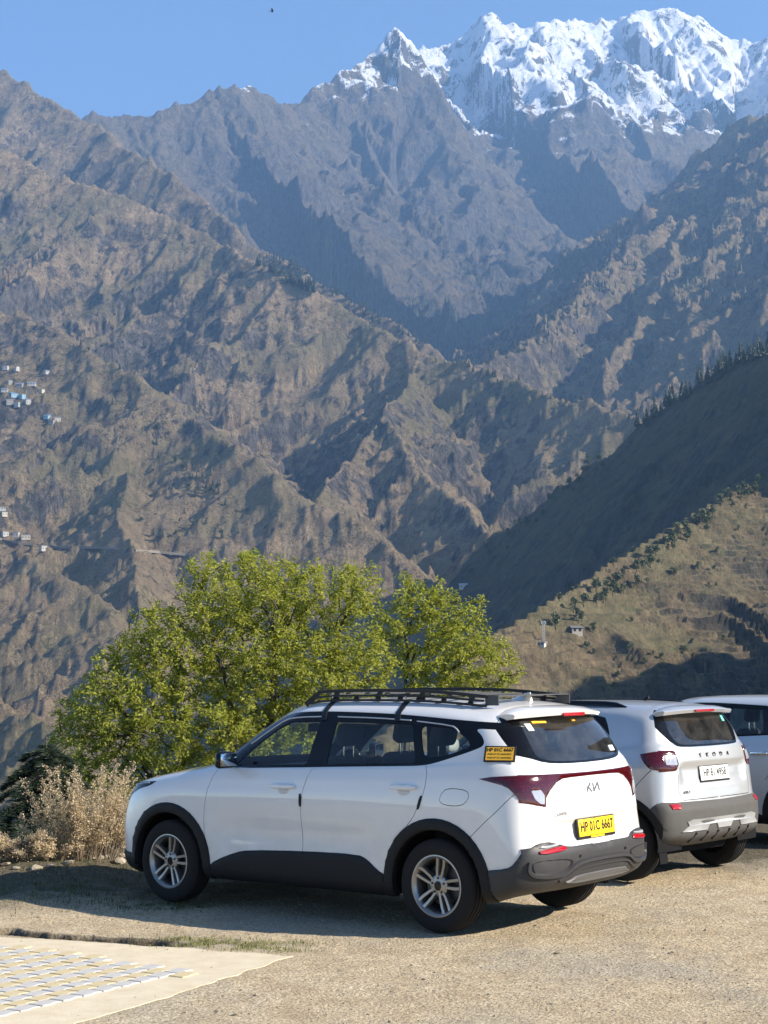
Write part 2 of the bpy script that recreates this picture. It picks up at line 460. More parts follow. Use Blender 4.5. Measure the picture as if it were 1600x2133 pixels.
CRACK = np.array([[p.x, p.y] for p in [on_ground(*q) for q in [(-260, 1922), (0, 1937), (110, 1948), (230, 1955), (318, 1962), (350, 1966)]]])
def sd_line(X, Y, P):
    d = np.full(np.shape(X), 1e9)
    for i in range(len(P) - 1):
        a, b = P[i], P[i + 1]; e = b - a
        q = np.clip(((X - a[0]) * e[0] + (Y - a[1]) * e[1]) / (e @ e), 0, 1)
        d = np.minimum(d, np.hypot(X - a[0] - q * e[0], Y - a[1] - q * e[1]))
    return d

def gz(x, y):
    x = np.asarray(x, float); y = np.asarray(y, float)
    z = .030 * fbm(x * .35, y * .35, 3, 2) + .014 * fbm(x * 1.7, y * 1.7, 4, 9)
    z = z + .011 * np.maximum(0, fbm(x * 6.0, y * 6.0, 3, 12) - .05)
    z = z + .006 * fbm(x * 17, y * 17, 3, 15)
    z = z - .02
    # raised dirt lip and rubble along the terrace edge
    e = edge_y(x)
    lip = np.exp(-((y - e + .5) / .55) ** 2)
    z = z + lip * (.05 + .07 * fbm(x * 2.2, y * 2.2, 4, 19))
    left = smooth01(-1.9, -3.2, x) * smooth01(12.6, 14.4, y)
    z = z + left * .05
    # flat below the pad, gap behind it
    sd = sd_poly(x, y, PADXY)
    k = smooth01(.35, .0, sd)
    z = z * (1 - k) + (-.001 + .002 * fbm(x * 9, y * 9, 3, 6)) * k
    k = smooth01(-.07, -.18, sd)
    z = z * (1 - k) + (-.06) * k
    cr = sd_line(x, y, CRACK)
    wv = .10 + .07 * fbm(x * 5, y * 5, 3, 44)
    z = z - .17 * smooth01(wv + .03, wv - .02, cr)
    # the slope beyond the edge
    f = np.maximum(0, y - e)
    z = z - f * .95 - 1.1 * (1 - np.exp(-f / 1.1)) + smooth01(.3, 3, f) * .5 * fbm(x * .5, y * .5, 4, 23)
    return z

def axis(a, b, step, lo, hi, growth=1.25):
    mid = list(np.arange(a, b + step / 2, step))
    s = step; v = b; out = []
    while v < hi: s *= growth; v += s; out.append(v)
    s = step; v = a; pre = []
    while v > lo: s *= growth; v -= s; pre.append(v)
    return np.array(pre[::-1] + mid + out)
gx = axis(-4.2, 4.8, .038, -90, 90); gy = axis(8.0, 18.0, .040, -80, 420)
GX, GY = np.meshgrid(gx, gy, indexing='ij')
GZ = gz(GX, GY)

t = NT('dusty_gravel')
co = t.coords()
big = t.noise(co, .55, 5, .6, .4)
mid = t.noise(co, 3.2, 6, .65)
fine = t.noise(co, 34, 6, .7)
grit = t.noise(co, 140, 4, .7)
base = t.ramp(mid, [(.28, (.41, .315, .195)), (.5, (.55, .445, .29)), (.72, (.66, .55, .375))])
base = t.mix(t.maprange(big, .48, .62, 0, .6), base, (.40, .37, .305))
base = t.mix(t.maprange(fine, .40, .60, .75, 0), base, (.23, .185, .125))
base = t.mix(t.maprange(grit, .60, .74, 0, .55), base, (.66, .60, .49))
vor = t.n('ShaderNodeTexVoronoi'); vor.inputs['Scale'].default_value = 46; t.l(co, vor.inputs['Vector'])
h = t.math('ADD', t.math('MULTIPLY', fine, .6), t.math('ADD', t.math('MULTIPLY', grit, .35), t.math('MULTIPLY', vor.outputs['Distance'], -.35)))
# earth and old leaves by the terrace edge, colour darkened for the car's shade
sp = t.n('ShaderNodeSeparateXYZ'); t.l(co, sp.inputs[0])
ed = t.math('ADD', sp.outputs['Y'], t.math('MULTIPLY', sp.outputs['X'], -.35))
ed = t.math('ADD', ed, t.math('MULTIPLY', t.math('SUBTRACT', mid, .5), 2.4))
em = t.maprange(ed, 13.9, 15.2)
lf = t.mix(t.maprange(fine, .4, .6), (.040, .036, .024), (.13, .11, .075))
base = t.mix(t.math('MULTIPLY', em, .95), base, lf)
shade_attr = t.n('ShaderNodeAttribute', attribute_name='slot_shade')  # shade of the slot behind the pad, painted into the ground colour
base = t.mix(shade_attr.outputs['Fac'], base, t.mix(t.maprange(fine, .4, .6), (.018, .015, .011), (.07, .058, .042)))
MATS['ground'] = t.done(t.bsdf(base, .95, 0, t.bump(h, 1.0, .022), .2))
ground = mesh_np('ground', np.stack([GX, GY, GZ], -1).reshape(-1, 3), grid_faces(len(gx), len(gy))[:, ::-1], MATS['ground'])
# faces of grid_faces wind upward for (x, y) order; keep normals up
if ground.data.polygons[len(ground.data.polygons) // 2].normal.z < 0: ground.data.flip_normals()
shade_k = smooth01(.19, .09, sd_line(GX, GY, CRACK) - .05 * fbm(GX * 5, GY * 5, 3, 44))  # weight of the painted shade, strongest along the slot
at_ = ground.data.attributes.new('slot_shade', 'FLOAT', 'POINT'); at_.data.foreach_set('value', shade_k.astype(np.float32).ravel())
tag(ground, kind='structure')

# --- concrete pad
def concrete(name, c0, c1, scale=6.0, bump=.5):
    t = NT(name); co = t.coords()
    a = t.noise(co, scale, 6, .65, .2); b = t.noise(co, scale * 14, 5, .7)
    col = t.mix(t.maprange(a, .3, .7), c0, c1)
    col = t.mix(t.maprange(b, .55, .75, 0, .5), col, tuple(v * .62 for v in c0))
    return t.done(t.bsdf(col, .9, 0, t.bump(b, bump, .006), .25))
m_conc = concrete('worn_concrete', (.52, .44, .30), (.62, .54, .40))
m_pav = [concrete('cream_paver', (.47, .385, .22), (.56, .47, .30), 9, .35), concrete('grey_paver', (.40, .385, .36), (.50, .49, .46), 9, .35)]

def in_poly(x, y, P):
    return bool(sd_poly(np.array([x]), np.array([y]), P)[0] < 0)

def clip_half(poly, p, n):
    out = []
    for i in range(len(poly)):
        a, b = poly[i], poly[(i + 1) % len(poly)]
        da, db = (a - p) @ n, (b - p) @ n
        if da >= 0: out.append(a)
        if da * db < 0: out.append(a + (b - a) * (da / (da - db)))
    return out

# paved field inside the pad: rows of zigzag blocks
FIELD = np.array([[p.x, p.y] for p in [on_ground(*q) for q in [(-260, 1962), (90, 1975), (435, 2026), (180, 2082), (-180, 2165)]]])
pad_root = None
def build_pad():
    # slab with a real rim: fine grid clipped to the polygon, sides skirted
    bm = bmesh.new()
    n = 90
    outline = []
    for i in range(len(PADXY)):
        a, b = PADXY[i], PADXY[(i + 1) % len(PADXY)]
        L = np.linalg.norm(b - a); k = max(2, int(L / .06))
        nn = np.array([-(b - a)[1], (b - a)[0]]) / L
        for j in range(k):
            q = a + (b - a) * j / k
            w = .07 * float(fbm(q[0] * 4, q[1] * 4, 4, 81)) * (1 if 0 < j else 0)
            outline.append(q + nn * w)
    outline = np.array(outline)
    c = outline.mean(0)
    rings = 14
    V = []; F = []
    N = len(outline)
    for r in range(rings + 1):
        s = 1 - r / (rings + 1)
        for q in outline:
            p = c + (q - c) * s
            V.append((p[0], p[1], .002 + .001 * float(perlin(p[0] * 3, p[1] * 3, 8))))
    for r in range(rings):
        for i in range(N):
            j = (i + 1) % N
            F.append((r * N + i, r * N + j, (r + 1) * N + j, (r + 1) * N + i))
    F.append(tuple(rings * N + i for i in range(N)))
    b0 = len(V)
    for q in outline: V.append((q[0], q[1], -.10))
    for i in range(N):
        j = (i + 1) % N; F.append((b0 + i, b0 + j, j, i))
    o = mesh_np('concrete_pavement', V, F, m_conc, smooth=False)
    bmx = bmesh.new(); bmx.from_mesh(o.data); bmesh.ops.recalc_face_normals(bmx, faces=bmx.faces); bmx.to_mesh(o.data); bmx.free()
    tag(o, kind='structure')
    return o
pad_root = build_pad()

def build_pavers():
    c0 = FIELD.mean(0); bed = c0 + (FIELD - c0) * .84
    m = bpy.data.meshes.new('paver_bed'); m.from_pydata([(x, y, .0045) for x, y in bed], [], [tuple(range(len(FIELD)))]); m.materials.append(concrete('joint_soil', (.09, .075, .055), (.15, .125, .095), 20)); m.update()
    if m.polygons[0].normal.z < 0: m.flip_normals()
    link(bpy.data.objects.new('paver_bed', m), pad_root)
    # rows run slantwise across the pad, read off the colour bands
    a = on_ground(128, 2071); b = on_ground(386, 2010)
    d = np.array([b.x - a.x, b.y - a.y]); d /= np.linalg.norm(d); nrm = np.array([-d[1], d[0]])
    o0 = np.array([a.x, a.y])
    pw, ph, zz = .165, .118, .020
    meshes = {}
    def block_mesh(ci, var):
        key = (ci, var)
        if key in meshes: return meshes[key]
        rr = random.Random(var); gl, gs = .0065, .0015       # open joint at the ends, tight along the sides
        x0, x1 = -pw / 2 + gl, pw / 2 - gl
        P = [(x0, -ph / 2 + gs), (x0 * .45, -ph / 2 + gs - zz / 2), (x1 * .45, -ph / 2 + gs + zz / 2), (x1, -ph / 2 + gs), (x1, ph / 2 - gs), (x1 * .45, ph / 2 - gs + zz / 2), (x0 * .45, ph / 2 - gs - zz / 2), (x0, ph / 2 - gs)]
        P = np.array(P); n = len(P); top = P * [.955, .985]
        V = [(x, y, -.02) for x, y in P] + [(x, y, .009) for x, y in P] + [(x, y, .0125 + rr.uniform(-.0006, .0006)) for x, y in top]
        F = [(i, (i + 1) % n, n + (i + 1) % n, n + i) for i in range(n)] + [(n + i, n + (i + 1) % n, 2 * n + (i + 1) % n, 2 * n + i) for i in range(n)] + [tuple(2 * n + i for i in range(n))]
        me = bpy.data.meshes.new('paver'); me.from_pydata(V, [], F); me.materials.append(m_pav[ci]); me.update()
        meshes[key] = me
        return me
    rnd = random.Random(4)
    ang = math.atan2(d[1], d[0])
    for r in range(-30, 30):
        for k in range(-30, 30):
            p = o0 + d * ((k + (.5 if r % 2 else 0)) * pw) + nrm * (r * ph)
            if sd_poly(np.array([p[0]]), np.array([p[1]]), FIELD)[0] > -.05: continue
            o = bpy.data.objects.new('paver', block_mesh(r % 2, rnd.randrange(5)))
            o.location = (p[0], p[1], -.003 + rnd.uniform(-.001, .001))
            o.rotation_euler = (rnd.uniform(-.012, .012), rnd.uniform(-.012, .012), ang + rnd.uniform(-.012, .012))
            link(o, pad_root)
build_pavers()

# --- loose stones
def stone_mesh(seed, sub=1, flat=.65):
    bm = bmesh.new(); bmesh.ops.create_icosphere(bm, subdivisions=sub, radius=1)
    rr = random.Random(seed)
    off = [Vector((rr.gauss(0, 1), rr.gauss(0, 1), rr.gauss(0, 1))).normalized() for _ in range(6)]
    for v in bm.verts:
        n = v.co.normalized(); s = 1.0
        for q in off: s -= .62 * max(0, n.dot(q) - .40)
        v.co = n * s * (1 + rr.uniform(-.07, .07)); v.co.z *= flat
    V = np.array([v.co[:] for v in bm.verts]); F = np.array([[v.index for v in f.verts] for f in bm.faces])
    bm.free(); return V, F
m_stone = NT('pale_stone')
_co = m_stone.coords('Generated'); _p = m_stone.n('ShaderNodeNewGeometry')
_n = m_stone.noise(_p.outputs['Position'], 7, 3, .6)
_f = m_stone.noise(_p.outputs['Position'], 90, 5, .7)
_c = m_stone.ramp(_n, [(.3, (.20, .165, .115)), (.5, (.33, .285, .215)), (.7, (.44, .40, .33))])
_c = m_stone.mix(m_stone.maprange(_f, .4, .7, .4, 0), _c, (.14, .12, .09))
m_stone = m_stone.done(m_stone.bsdf(_c, .9, 0, m_stone.bump(_f, .6, .004), .25))

def scatter_stones():
    rs = np.random.RandomState(11)
    protos = [stone_mesh(s, 1) for s in range(7)]
    VV, FF = [], []; off = 0
    n = 11000
    xs = rs.uniform(-4.2, 5.5, n); ys = 8.2 + 9.5 * rs.rand(n) ** 1.15
    dens = fbm(xs * .8, ys * .8, 3, 61)
    for x, y, dn in zip(xs, ys, dens):
        if dn < rs.uniform(-.45, .35): continue
        if sd_poly(np.array([x]), np.array([y]), PADXY)[0] < .02: 
            if rs.rand() < .9: continue
        r = .0035 + .0065 * rs.rand() ** 2.2 + (.014 * rs.rand() if rs.rand() < .05 else 0)
        V, F = protos[rs.randint(7)]
        a = rs.rand() * 6.28; c, s = math.cos(a), math.sin(a)
        sx, sy = r * rs.uniform(.8, 1.4), r * rs.uniform(.8, 1.3)
        P = V * [sx, sy, r]
        P = np.stack([P[:, 0] * c - P[:, 1] * s, P[:, 0] * s + P[:, 1] * c, P[:, 2]], -1)
        z = float(gz(x, y))
        if sd_poly(np.array([x]), np.array([y]), PADXY)[0] < 0: z = .005
        VV.append(P + [x, y, z + r * .25]); FF.append(F + off); off += len(V)
    o = mesh_np('gravel', np.concatenate(VV), np.concatenate(FF), m_stone, smooth=False)
    tag(o, 'loose pale gravel scattered over the dusty parking ground', 'gravel', kind='stuff')
scatter_stones()

def edge_rocks():
    rs = random.Random(5)
    protos = []
    for s in range(6):
        V, F = stone_mesh(40 + s, 2, .75)
        me = bpy.data.meshes.new('rock'); me.from_pydata([tuple(v) for v in V], [], [tuple(f) for f in F]); me.materials.append(m_stone)
        protos.append(me)
    for i in range(34):
        x = rs.uniform(-4.4, -1.9); y = float(edge_y(np.array([x]))[0]) + rs.uniform(-.75, .02)
        r = rs.uniform(.025, .075)
        o = bpy.data.objects.new('rock', protos[rs.randrange(6)])
        o.scale = (r * rs.uniform(.9, 1.5), r * rs.uniform(.8, 1.2), r * rs.uniform(.7, 1.0))
        o.rotation_euler = (rs.uniform(-.3, .3), rs.uniform(-.3, .3), rs.uniform(0, 6.28))
        o.location = (x, y, float(gz(x, y)) + r * .25)
        link(o)
        tag(o, 'pale rubble rock lying along the edge of the parking terrace', 'rock', 'rubble rocks along the terrace edge')
edge_rocks()

# --- grass
def grass_stuff(name, label, spots, n, hmin, hmax, mat, seed):
    rs = np.random.RandomState(seed)
    V, F = [], []
    for _ in range(n):
        cx, cy, sx, sy, a = spots[rs.randint(len(spots))]
        u, v = rs.normal(0, .5), rs.normal(0, .5)
        x = cx + u * sx * math.cos(a) - v * sy * math.sin(a); y = cy + u * sx * math.sin(a) + v * sy * math.cos(a)
        if perlin(np.array([x * 5.]), np.array([y * 5.]), 4)[0] < rs.uniform(-.5, .3): continue
        z = float(gz(x, y)) - .004
        h = rs.uniform(hmin, hmax); an = rs.rand() * 6.28; lean = rs.uniform(.1, .9) * h
        w = rs.uniform(.0015, .0035)
        dx, dy = math.cos(an), math.sin(an)
        b = len(V)
        V += [(x - dy * w, y + dx * w, z), (x + dy * w, y - dx * w, z), (x + dx * lean * .4 + dy * w * .7, y + dy * lean * .4 - dx * w * .7, z + h * .6),
              (x + dx * lean * .4 - dy * w * .7, y + dy * lean * .4 + dx * w * .7, z + h * .6), (x + dx * lean, y + dy * lean, z + h * .95)]
        F += [(b, b + 1, b + 2), (b, b + 2, b + 3), (b + 3, b + 2, b + 4)]
    o = mesh_np(name, np.array(V), np.array(F), mat, smooth=False)
    tag(o, label, 'grass', kind='stuff')

def leafy(name, c0, c1, trans=.35, scale=3.0):
    t = NT(name)
    g = t.n('ShaderNodeNewGeometry')
    rnd = g.outputs['Random Per Island']
    n = t.noise(g.outputs['Position'], scale, 3, .6)
    f = t.math('ADD', t.math('MULTIPLY', rnd, .7), t.math('MULTIPLY', n, .3))
    col = t.mix(f, c0, c1)
    d = t.bsdf(col, .55, 0, None, .35)
    tr = t.n('ShaderNodeBsdfTranslucent')
    t.l(t.mix(.5, col, (min(1, c1[0] * 1.5), min(1, c1[1] * 1.5), c1[2] * .7)), tr.inputs['Color'])
    mx = t.n('ShaderNodeMixShader'); mx.inputs[0].default_value = trans
    t.l(d.outputs[0], mx.inputs[1]); t.l(tr.outputs[0], mx.inputs[2])
    return t.done(mx)
m_grass = leafy('short_grass', (.10, .12, .035), (.26, .25, .10), .3)
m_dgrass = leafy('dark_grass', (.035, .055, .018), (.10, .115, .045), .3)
def G(u, v):
    p = on_ground(u, v); return p.x, p.y
sp1 = [(*G(430, 1962), .5, .32, -.1), (*G(500, 1964), .55, .34, -.1), (*G(560, 1968), .4, .3, -.1), (*G(390, 1958), .3, .25, 0)]
grass_stuff('grass', 'sparse yellowish grass patch at the corner of the paving', sp1, 3800, .012, .035, m_grass, 3)
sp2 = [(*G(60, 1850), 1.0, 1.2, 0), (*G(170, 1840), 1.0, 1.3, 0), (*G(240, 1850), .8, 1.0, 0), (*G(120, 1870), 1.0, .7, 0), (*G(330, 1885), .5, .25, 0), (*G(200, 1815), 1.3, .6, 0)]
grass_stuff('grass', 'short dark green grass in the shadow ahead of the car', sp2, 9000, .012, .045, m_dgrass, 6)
sp3 = [(*G(20, 1940), .3, .12, -.2), (*G(120, 1948), .4, .1, -.2), (*G(220, 1954), .4, .1, -.2), (*G(300, 1960), .2, .1, -.2)]
grass_stuff('grass', 'dry withered grass in the broken gap behind the paving', sp3, 700, .02, .05, leafy('withered_grass', (.04, .03, .018), (.20, .16, .10), .2), 8)
# ================================================================== CAR BUILDING
def paint(name, col, flake=0.0, rough=.32, dust=.05):
    t = NT(name); co = t.coords()
    n = t.noise(co, 3.0, 5, .6)
    c = t.mix(t.maprange(n, .4, .7, 0, dust), col, (.42, .36, .28))
    sp = t.n('ShaderNodeSeparateXYZ'); t.l(co, sp.inputs[0])
    low = t.math('MULTIPLY', t.maprange(sp.outputs['Z'], .95, .25), t.maprange(t.noise(co, 6, 6, .7), .35, .75))
    c = t.mix(t.math('MULTIPLY', low, .38), c, (.40, .34, .26))        # road dust on the lower panels
    b = t.bsdf(c, t.math('ADD', rough, t.math('MULTIPLY', low, .3)), flake, None, .5, 1.0 if flake == 0 else .8, .04)
    return t.done(b)
m_white = paint('white_car_paint', (.655, .645, .625))
m_silver = paint('silver_car_paint', (.44, .455, .47), .5, .36)
m_grey = paint('pale_grey_car_paint', (.52, .53, .54), .3, .34)
m_clad = plain('black_cladding_plastic', (.008, .008, .009), .6, 0, .25, .25, 40, .15)
m_cladg = plain('grey_bumper_plastic', (.028, .028, .030), .5, 0, .4, .2, 30, .15)
m_skid = plain('silver_skid_plate', (.36, .37, .38), .45, .4, .5, .08, 30)
m_gloss = plain('gloss_black_trim', (.004, .004, .005), .10, 0, .25, .1, 20)
m_liner = plain('black_inner_liner', (.010, .010, .011), .9, 0, .1, .2, 20)
m_rubber = plain('tyre_rubber', (.013, .0125, .012), .85, 0, .25, .35, 30, .2)
m_alloy = plain('silver_alloy', (.30, .29, .28), .34, .85, .5, .08, 30)
m_alloyd = plain('dark_alloy', (.07, .07, .072), .45, .6, .5, .1, 30)
m_mirror = plain('mirror_glass', (.35, .37, .40), .03, 1.0, .5, .02, 20)
m_chrome = plain('chrome', (.75, .75, .76), .12, 1.0, .5, .03, 20)
m_seat = plain('dark_seat_cloth', (.022, .023, .027), .85, 0, .2, .3, 60, .2)
m_cream = plain('pale_interior_trim', (.32, .31, .29), .7, 0, .3, .08, 30)
m_red = plain('red_reflector', (.30, .006, .012), .18, 0, .6, .2, 200)
m_lens = plain('clear_lamp_lens', (.36, .36, .38), .10, .3, .7, .25, 45)
m_yellow = plain('yellow_plate', (.86, .56, .015), .42, 0, .4, .04, 30)
m_whitep = plain('white_plate', (.80, .80, .78), .42, 0, .4, .04, 30)
m_ink = plain('black_lettering', (.012, .012, .012), .5, 0, .3)
m_badge = plain('silver_badge', (.42, .43, .44), .25, .9, .5)
m_sticker = plain('pale_sticker', (.55, .62, .60), .5)
m_amber = plain('amber_sticker_print', (.85, .42, .03), .5)

def lamp_mat():
    t = NT('dark_red_lamp'); co = t.coords()
    v = t.n('ShaderNodeTexVoronoi'); v.inputs['Scale'].default_value = 40; t.l(t.mapping(co, (1, 1, 2.2)), v.inputs['Vector'])
    c = t.mix(t.maprange(v.outputs['Distance'], .1, .6), (.085, .0015, .003), (.04, .001, .002))
    return t.done(t.bsdf(c, .10, 0, None, .5, .4))
m_lamp = lamp_mat()

def glass_mat(name, tint, refl=1.0, dust=.05):
    t = NT(name); co = t.coords()
    lw = t.n('ShaderNodeLayerWeight'); lw.inputs['Blend'].default_value = .5
    fr = t.math('ADD', .045, t.math('MULTIPLY', t.math('POWER', lw.outputs['Facing'], 5.0), .95))
    tr = t.n('ShaderNodeBsdfTransparent'); tr.inputs['Color'].default_value = (*tint, 1)
    gl = t.n('ShaderNodeBsdfGlossy'); gl.inputs['Roughness'].default_value = .01; gl.inputs['Color'].default_value = (1, 1, 1, 1)
    mx = t.n('ShaderNodeMixShader'); t.l(t.math('MULTIPLY', fr, refl, clamp=True), mx.inputs[0])
    t.l(tr.outputs[0], mx.inputs[1]); t.l(gl.outputs[0], mx.inputs[2])
    df = t.n('ShaderNodeBsdfDiffuse'); df.inputs['Color'].default_value = (.45, .42, .38, 1)
    m2 = t.n('ShaderNodeMixShader')
    t.l(t.math('MULTIPLY', t.maprange(t.noise(co, 5, 6, .65), .3, .75), dust), m2.inputs[0])
    t.l(mx.outputs[0], m2.inputs[1]); t.l(df.outputs[0], m2.inputs[2])
    return t.done(m2)
m_glass = glass_mat('side_window_glass', (.84, .90, .87), .9, .015)
m_glassd = glass_mat('dusty_rear_window_glass', (.24, .28, .30), 1.7, .08)

# ---------------------------------------------------------------- lofted shell
def hermite(P, n_per, mirror_ends):
    """smooth curve through the rows of P (k, m, 3) along axis 0; n_per = samples per span; the ends either mirror across y = 0 or run out freely"""
    k = len(P)
    h = np.array([max(.02, np.linalg.norm(P[i + 1] - P[i], axis=-1).mean()) ** .75 for i in range(k - 1)])
    D = np.array([(P[i + 1] - P[i]) / h[i] for i in range(k - 1)])
    M = np.zeros_like(P)
    for i in range(1, k - 1):
        M[i] = (D[i - 1] * h[i] + D[i] * h[i - 1]) / (h[i - 1] + h[i])
    mir = np.array([1, -1, 1.])
    for e, i, d in ((0, 0, D[0]), (1, k - 1, D[-1])):
        if mirror_ends[e]:
            dm = d * mir * -1.0
            M[i] = (d + dm) / 2
        else: M[i] = d
    out = []
    for i in range(k - 1):
        for j in range(n_per[i]):
            s = j / n_per[i]
            h00 = 2 * s ** 3 - 3 * s ** 2 + 1; h10 = s ** 3 - 2 * s ** 2 + s; h01 = -2 * s ** 3 + 3 * s ** 2; h11 = s ** 3 - s ** 2
            out.append(h00 * P[i] + h10 * h[i] * M[i] + h01 * P[i + 1] + h11 * h[i] * M[i + 1])
    out.append(P[-1])
    return np.array(out)

def round_poly(pts, r=.03, n=4):
    """outline with small rounded corners of radius about r"""
    P = [np.array(p, float) for p in pts]; out = []; k = len(P)
    for i in range(k):
        a, p, b = P[i - 1], P[i], P[(i + 1) % k]
        da, db = a - p, b - p; la, lb = np.linalg.norm(da), np.linalg.norm(db)
        s = min(r, la * .45, lb * .45); u, w = p + da / la * s, p + db / lb * s
        for j in range(n + 1):
            t = j / n; out.append((1 - t) ** 2 * u + 2 * t * (1 - t) * p + t * t * w)
    return np.array(out)

def smooth_poly(pts, closed=True, it=2, keep=()):
    """round the corners of an outline, except those listed in keep"""
    P = [np.array(p, float) for p in pts]; K = [i in keep for i in range(len(P))]
    for _ in range(it):
        Q, KK = [], []
        n = len(P)
        for i in range(n):
            if not closed and i in (0, n - 1): Q.append(P[i]); KK.append(True); continue
            if K[i]: Q.append(P[i]); KK.append(True); continue
            a, b = P[i - 1], P[(i + 1) % n]
            Q += [P[i] + (a - P[i]) * .25, P[i] + (b - P[i]) * .25]; KK += [False, False]
        P, K = Q, KK
    return np.array(P)

def circle(c, r, n=40, a0=0, a1=360):
    return np.array([(c[0] + r * math.cos(math.radians(a0 + (a1 - a0) * i / n)), c[1] + r * math.sin(math.radians(a0 + (a1 - a0) * i / n))) for i in range(n if abs(a1 - a0) == 360 else n + 1)])

def band(line, w):
    """thin closed outline around a polyline"""
    P = np.array(line, float); n = len(P); N = []
    for i in range(n):
        d = P[min(i + 1, n - 1)] - P[max(i - 1, 0)]; d /= np.linalg.norm(d); N.append((-d[1], d[0]))
    N = np.array(N) * w / 2
    return np.concatenate([P + N, (P - N)[::-1]])

def pip(P, a, b):
    c = False; n = len(P); j = n - 1
    for i in range(n):
        if (P[i][1] > b) != (P[j][1] > b) and a < (P[j][0] - P[i][0]) * (b - P[i][1]) / (P[j][1] - P[i][1]) + P[i][0]: c = not c
        j = i
    return c

class Shell:
    """left half of a car body as a smooth skin that can be cut into panels along outlines"""
    def __init__(self, rows, corner_col, deform=None, res=.034, smooth=3):
        C = np.array(rows, float)                     # (row, column, xyz)
        nr, nc, _ = C.shape
        ncol = [max(3, int(math.ceil(max(np.linalg.norm(C[:, j + 1] - C[:, j], axis=-1).mean(), .08) / res))) for j in range(nc - 1)]
        nrow = [max(3, int(math.ceil(max(np.linalg.norm(C[i + 1] - C[i], axis=-1).mean(), .06) / res))) for i in range(nr - 1)]
        A = hermite(C.transpose(1, 0, 2), ncol, (True, True))      # (U, row, 3)
        B = hermite(A.transpose(1, 0, 2), nrow, (False, True))     # (V, U, 3)
        self.ucorner = sum(ncol[:corner_col])
        for _ in range(smooth):
            L = B.copy()
            pl = B[:, :1] * [1, -1, 1]; 
            left = np.concatenate([B[:, 1:2] * [1, -1, 1], B[:, :-1]], 1); right = np.concatenate([B[:, 1:], B[:, -2:-1] * [1, -1, 1]], 1)
            up = np.concatenate([B[1:], B[-2:-1] * [1, -1, 1]], 0); dn = np.concatenate([B[:1], B[:-1]], 0)
            L = B * .5 + (left + right + up + dn) * .125
            L[0] = B[0]
            B = L
        B[:, 0, 1] = 0; B[:, -1, 1] = 0; B[-1, :, 1] = 0
        if deform is not None: B = deform(B)
        self.B = B
        nv, nu, _ = B.shape
        # normals
        du = np.concatenate([B[:, 1:2] - B[:, 1:2] * [1, -1, 1], B[:, 2:] - B[:, :-2], B[:, -2:-1] * [1, -1, 1] - B[:, -2:-1]], 1)
        dv = np.concatenate([B[1:2] - B[:1], B[2:] - B[:-2], B[-2:-1] * [1, -1, 1] - B[-2:-1]], 0)
        N = np.cross(du, dv); ln = np.linalg.norm(N, axis=-1, keepdims=True); N = N / np.maximum(ln, 1e-9)
        ctr = np.array([0, 0, .8])
        if np.median(((B - ctr) * N).sum(-1)) < 0: N = -N
        self.flip = np.median((np.cross(du, dv) * (B - ctr)).sum(-1)) < 0
        N[:, 0, 1] = 0; N[:, -1, 1] = 0; N[-1, :, 1] = 0
        bad = (ln[..., 0] < 1e-9)
        N[bad] = (0, 0, 1)
        N /= np.maximum(np.linalg.norm(N, axis=-1, keepdims=True), 1e-9)
        bm = bmesh.new()
        nl = bm.verts.layers.float_vector.new('nrm')
        self.rl = bm.faces.layers.int.new('rear')
        vs_ = []
        for i in range(nv):
            for j in range(nu):
                v = bm.verts.new(B[i, j]); v[nl] = N[i, j]; vs_.append(v)
        for i in range(nv - 1):
            for j in range(nu - 1):
                q = [vs_[i * nu + j], vs_[i * nu + j + 1], vs_[(i + 1) * nu + j + 1], vs_[(i + 1) * nu + j]]
                f = bm.faces.new(q if not self.flip else q[::-1]); f[self.rl] = 1 if j < self.ucorner else 0
        bm.normal_update()
        self.bm, self.nl = bm, nl
        self.bvh = BVHTree.FromBMesh(bm)
        self.reg = []
    def cut(self, P, view):
        """score the skin along the closed outline P; view 'side' = (x, z), 'rear' = (y, z), 'top' = (x, y)"""
        P = np.asarray(P, float); bm = self.bm
        ax = {'side': (0, 2), 'rear': (1, 2), 'top': (0, 1), 'front': (1, 2)}[view]
        third = {'side': 1, 'rear': 0, 'top': 2, 'front': 0}[view]
        lo, hi = P.min(0) - .03, P.max(0) + .03
        cand = set()
        for f in bm.faces:
            if not self._ok(f, view): continue
            a = [v.co[ax[0]] for v in f.verts]; b = [v.co[ax[1]] for v in f.verts]
            if max(a) < lo[0] or min(a) > hi[0] or max(b) < lo[1] or min(b) > hi[1]: continue
            cand.add(f)
        n = len(P)
        for i in range(n):
            p, q = P[i], P[(i + 1) % n]
            d = q - p; L = math.hypot(*d)
            if L < 1e-6: continue
            nn = (-d[1] / L, d[0] / L)
            m0, m1 = np.minimum(p, q) - 1e-4, np.maximum(p, q) + 1e-4
            fs = []
            for f in cand:
                a = [v.co[ax[0]] for v in f.verts]; b = [v.co[ax[1]] for v in f.verts]
                if max(a) < m0[0] or min(a) > m1[0] or max(b) < m0[1] or min(b) > m1[1]: continue
                s = [(x - p[0]) * nn[0] + (y - p[1]) * nn[1] for x, y in zip(a, b)]
                if max(s) < 1e-6 or min(s) > -1e-6: continue
                fs.append(f)
            if not fs: continue
            co = [0, 0, 0]; no = [0, 0, 0]
            co[ax[0]], co[ax[1]] = p; no[ax[0]], no[ax[1]] = nn
            geom = list(fs) + list({e for f in fs for e in f.edges}) + list({v for f in fs for v in f.verts})
            rv = [f[self.rl] for f in fs]
            r = bmesh.ops.bisect_plane(bm, geom=geom, plane_co=co, plane_no=no, dist=1e-5)
            for g in r['geom']:
                if isinstance(g, bmesh.types.BMFace): cand.add(g)
            cand = {f for f in cand if f.is_valid}
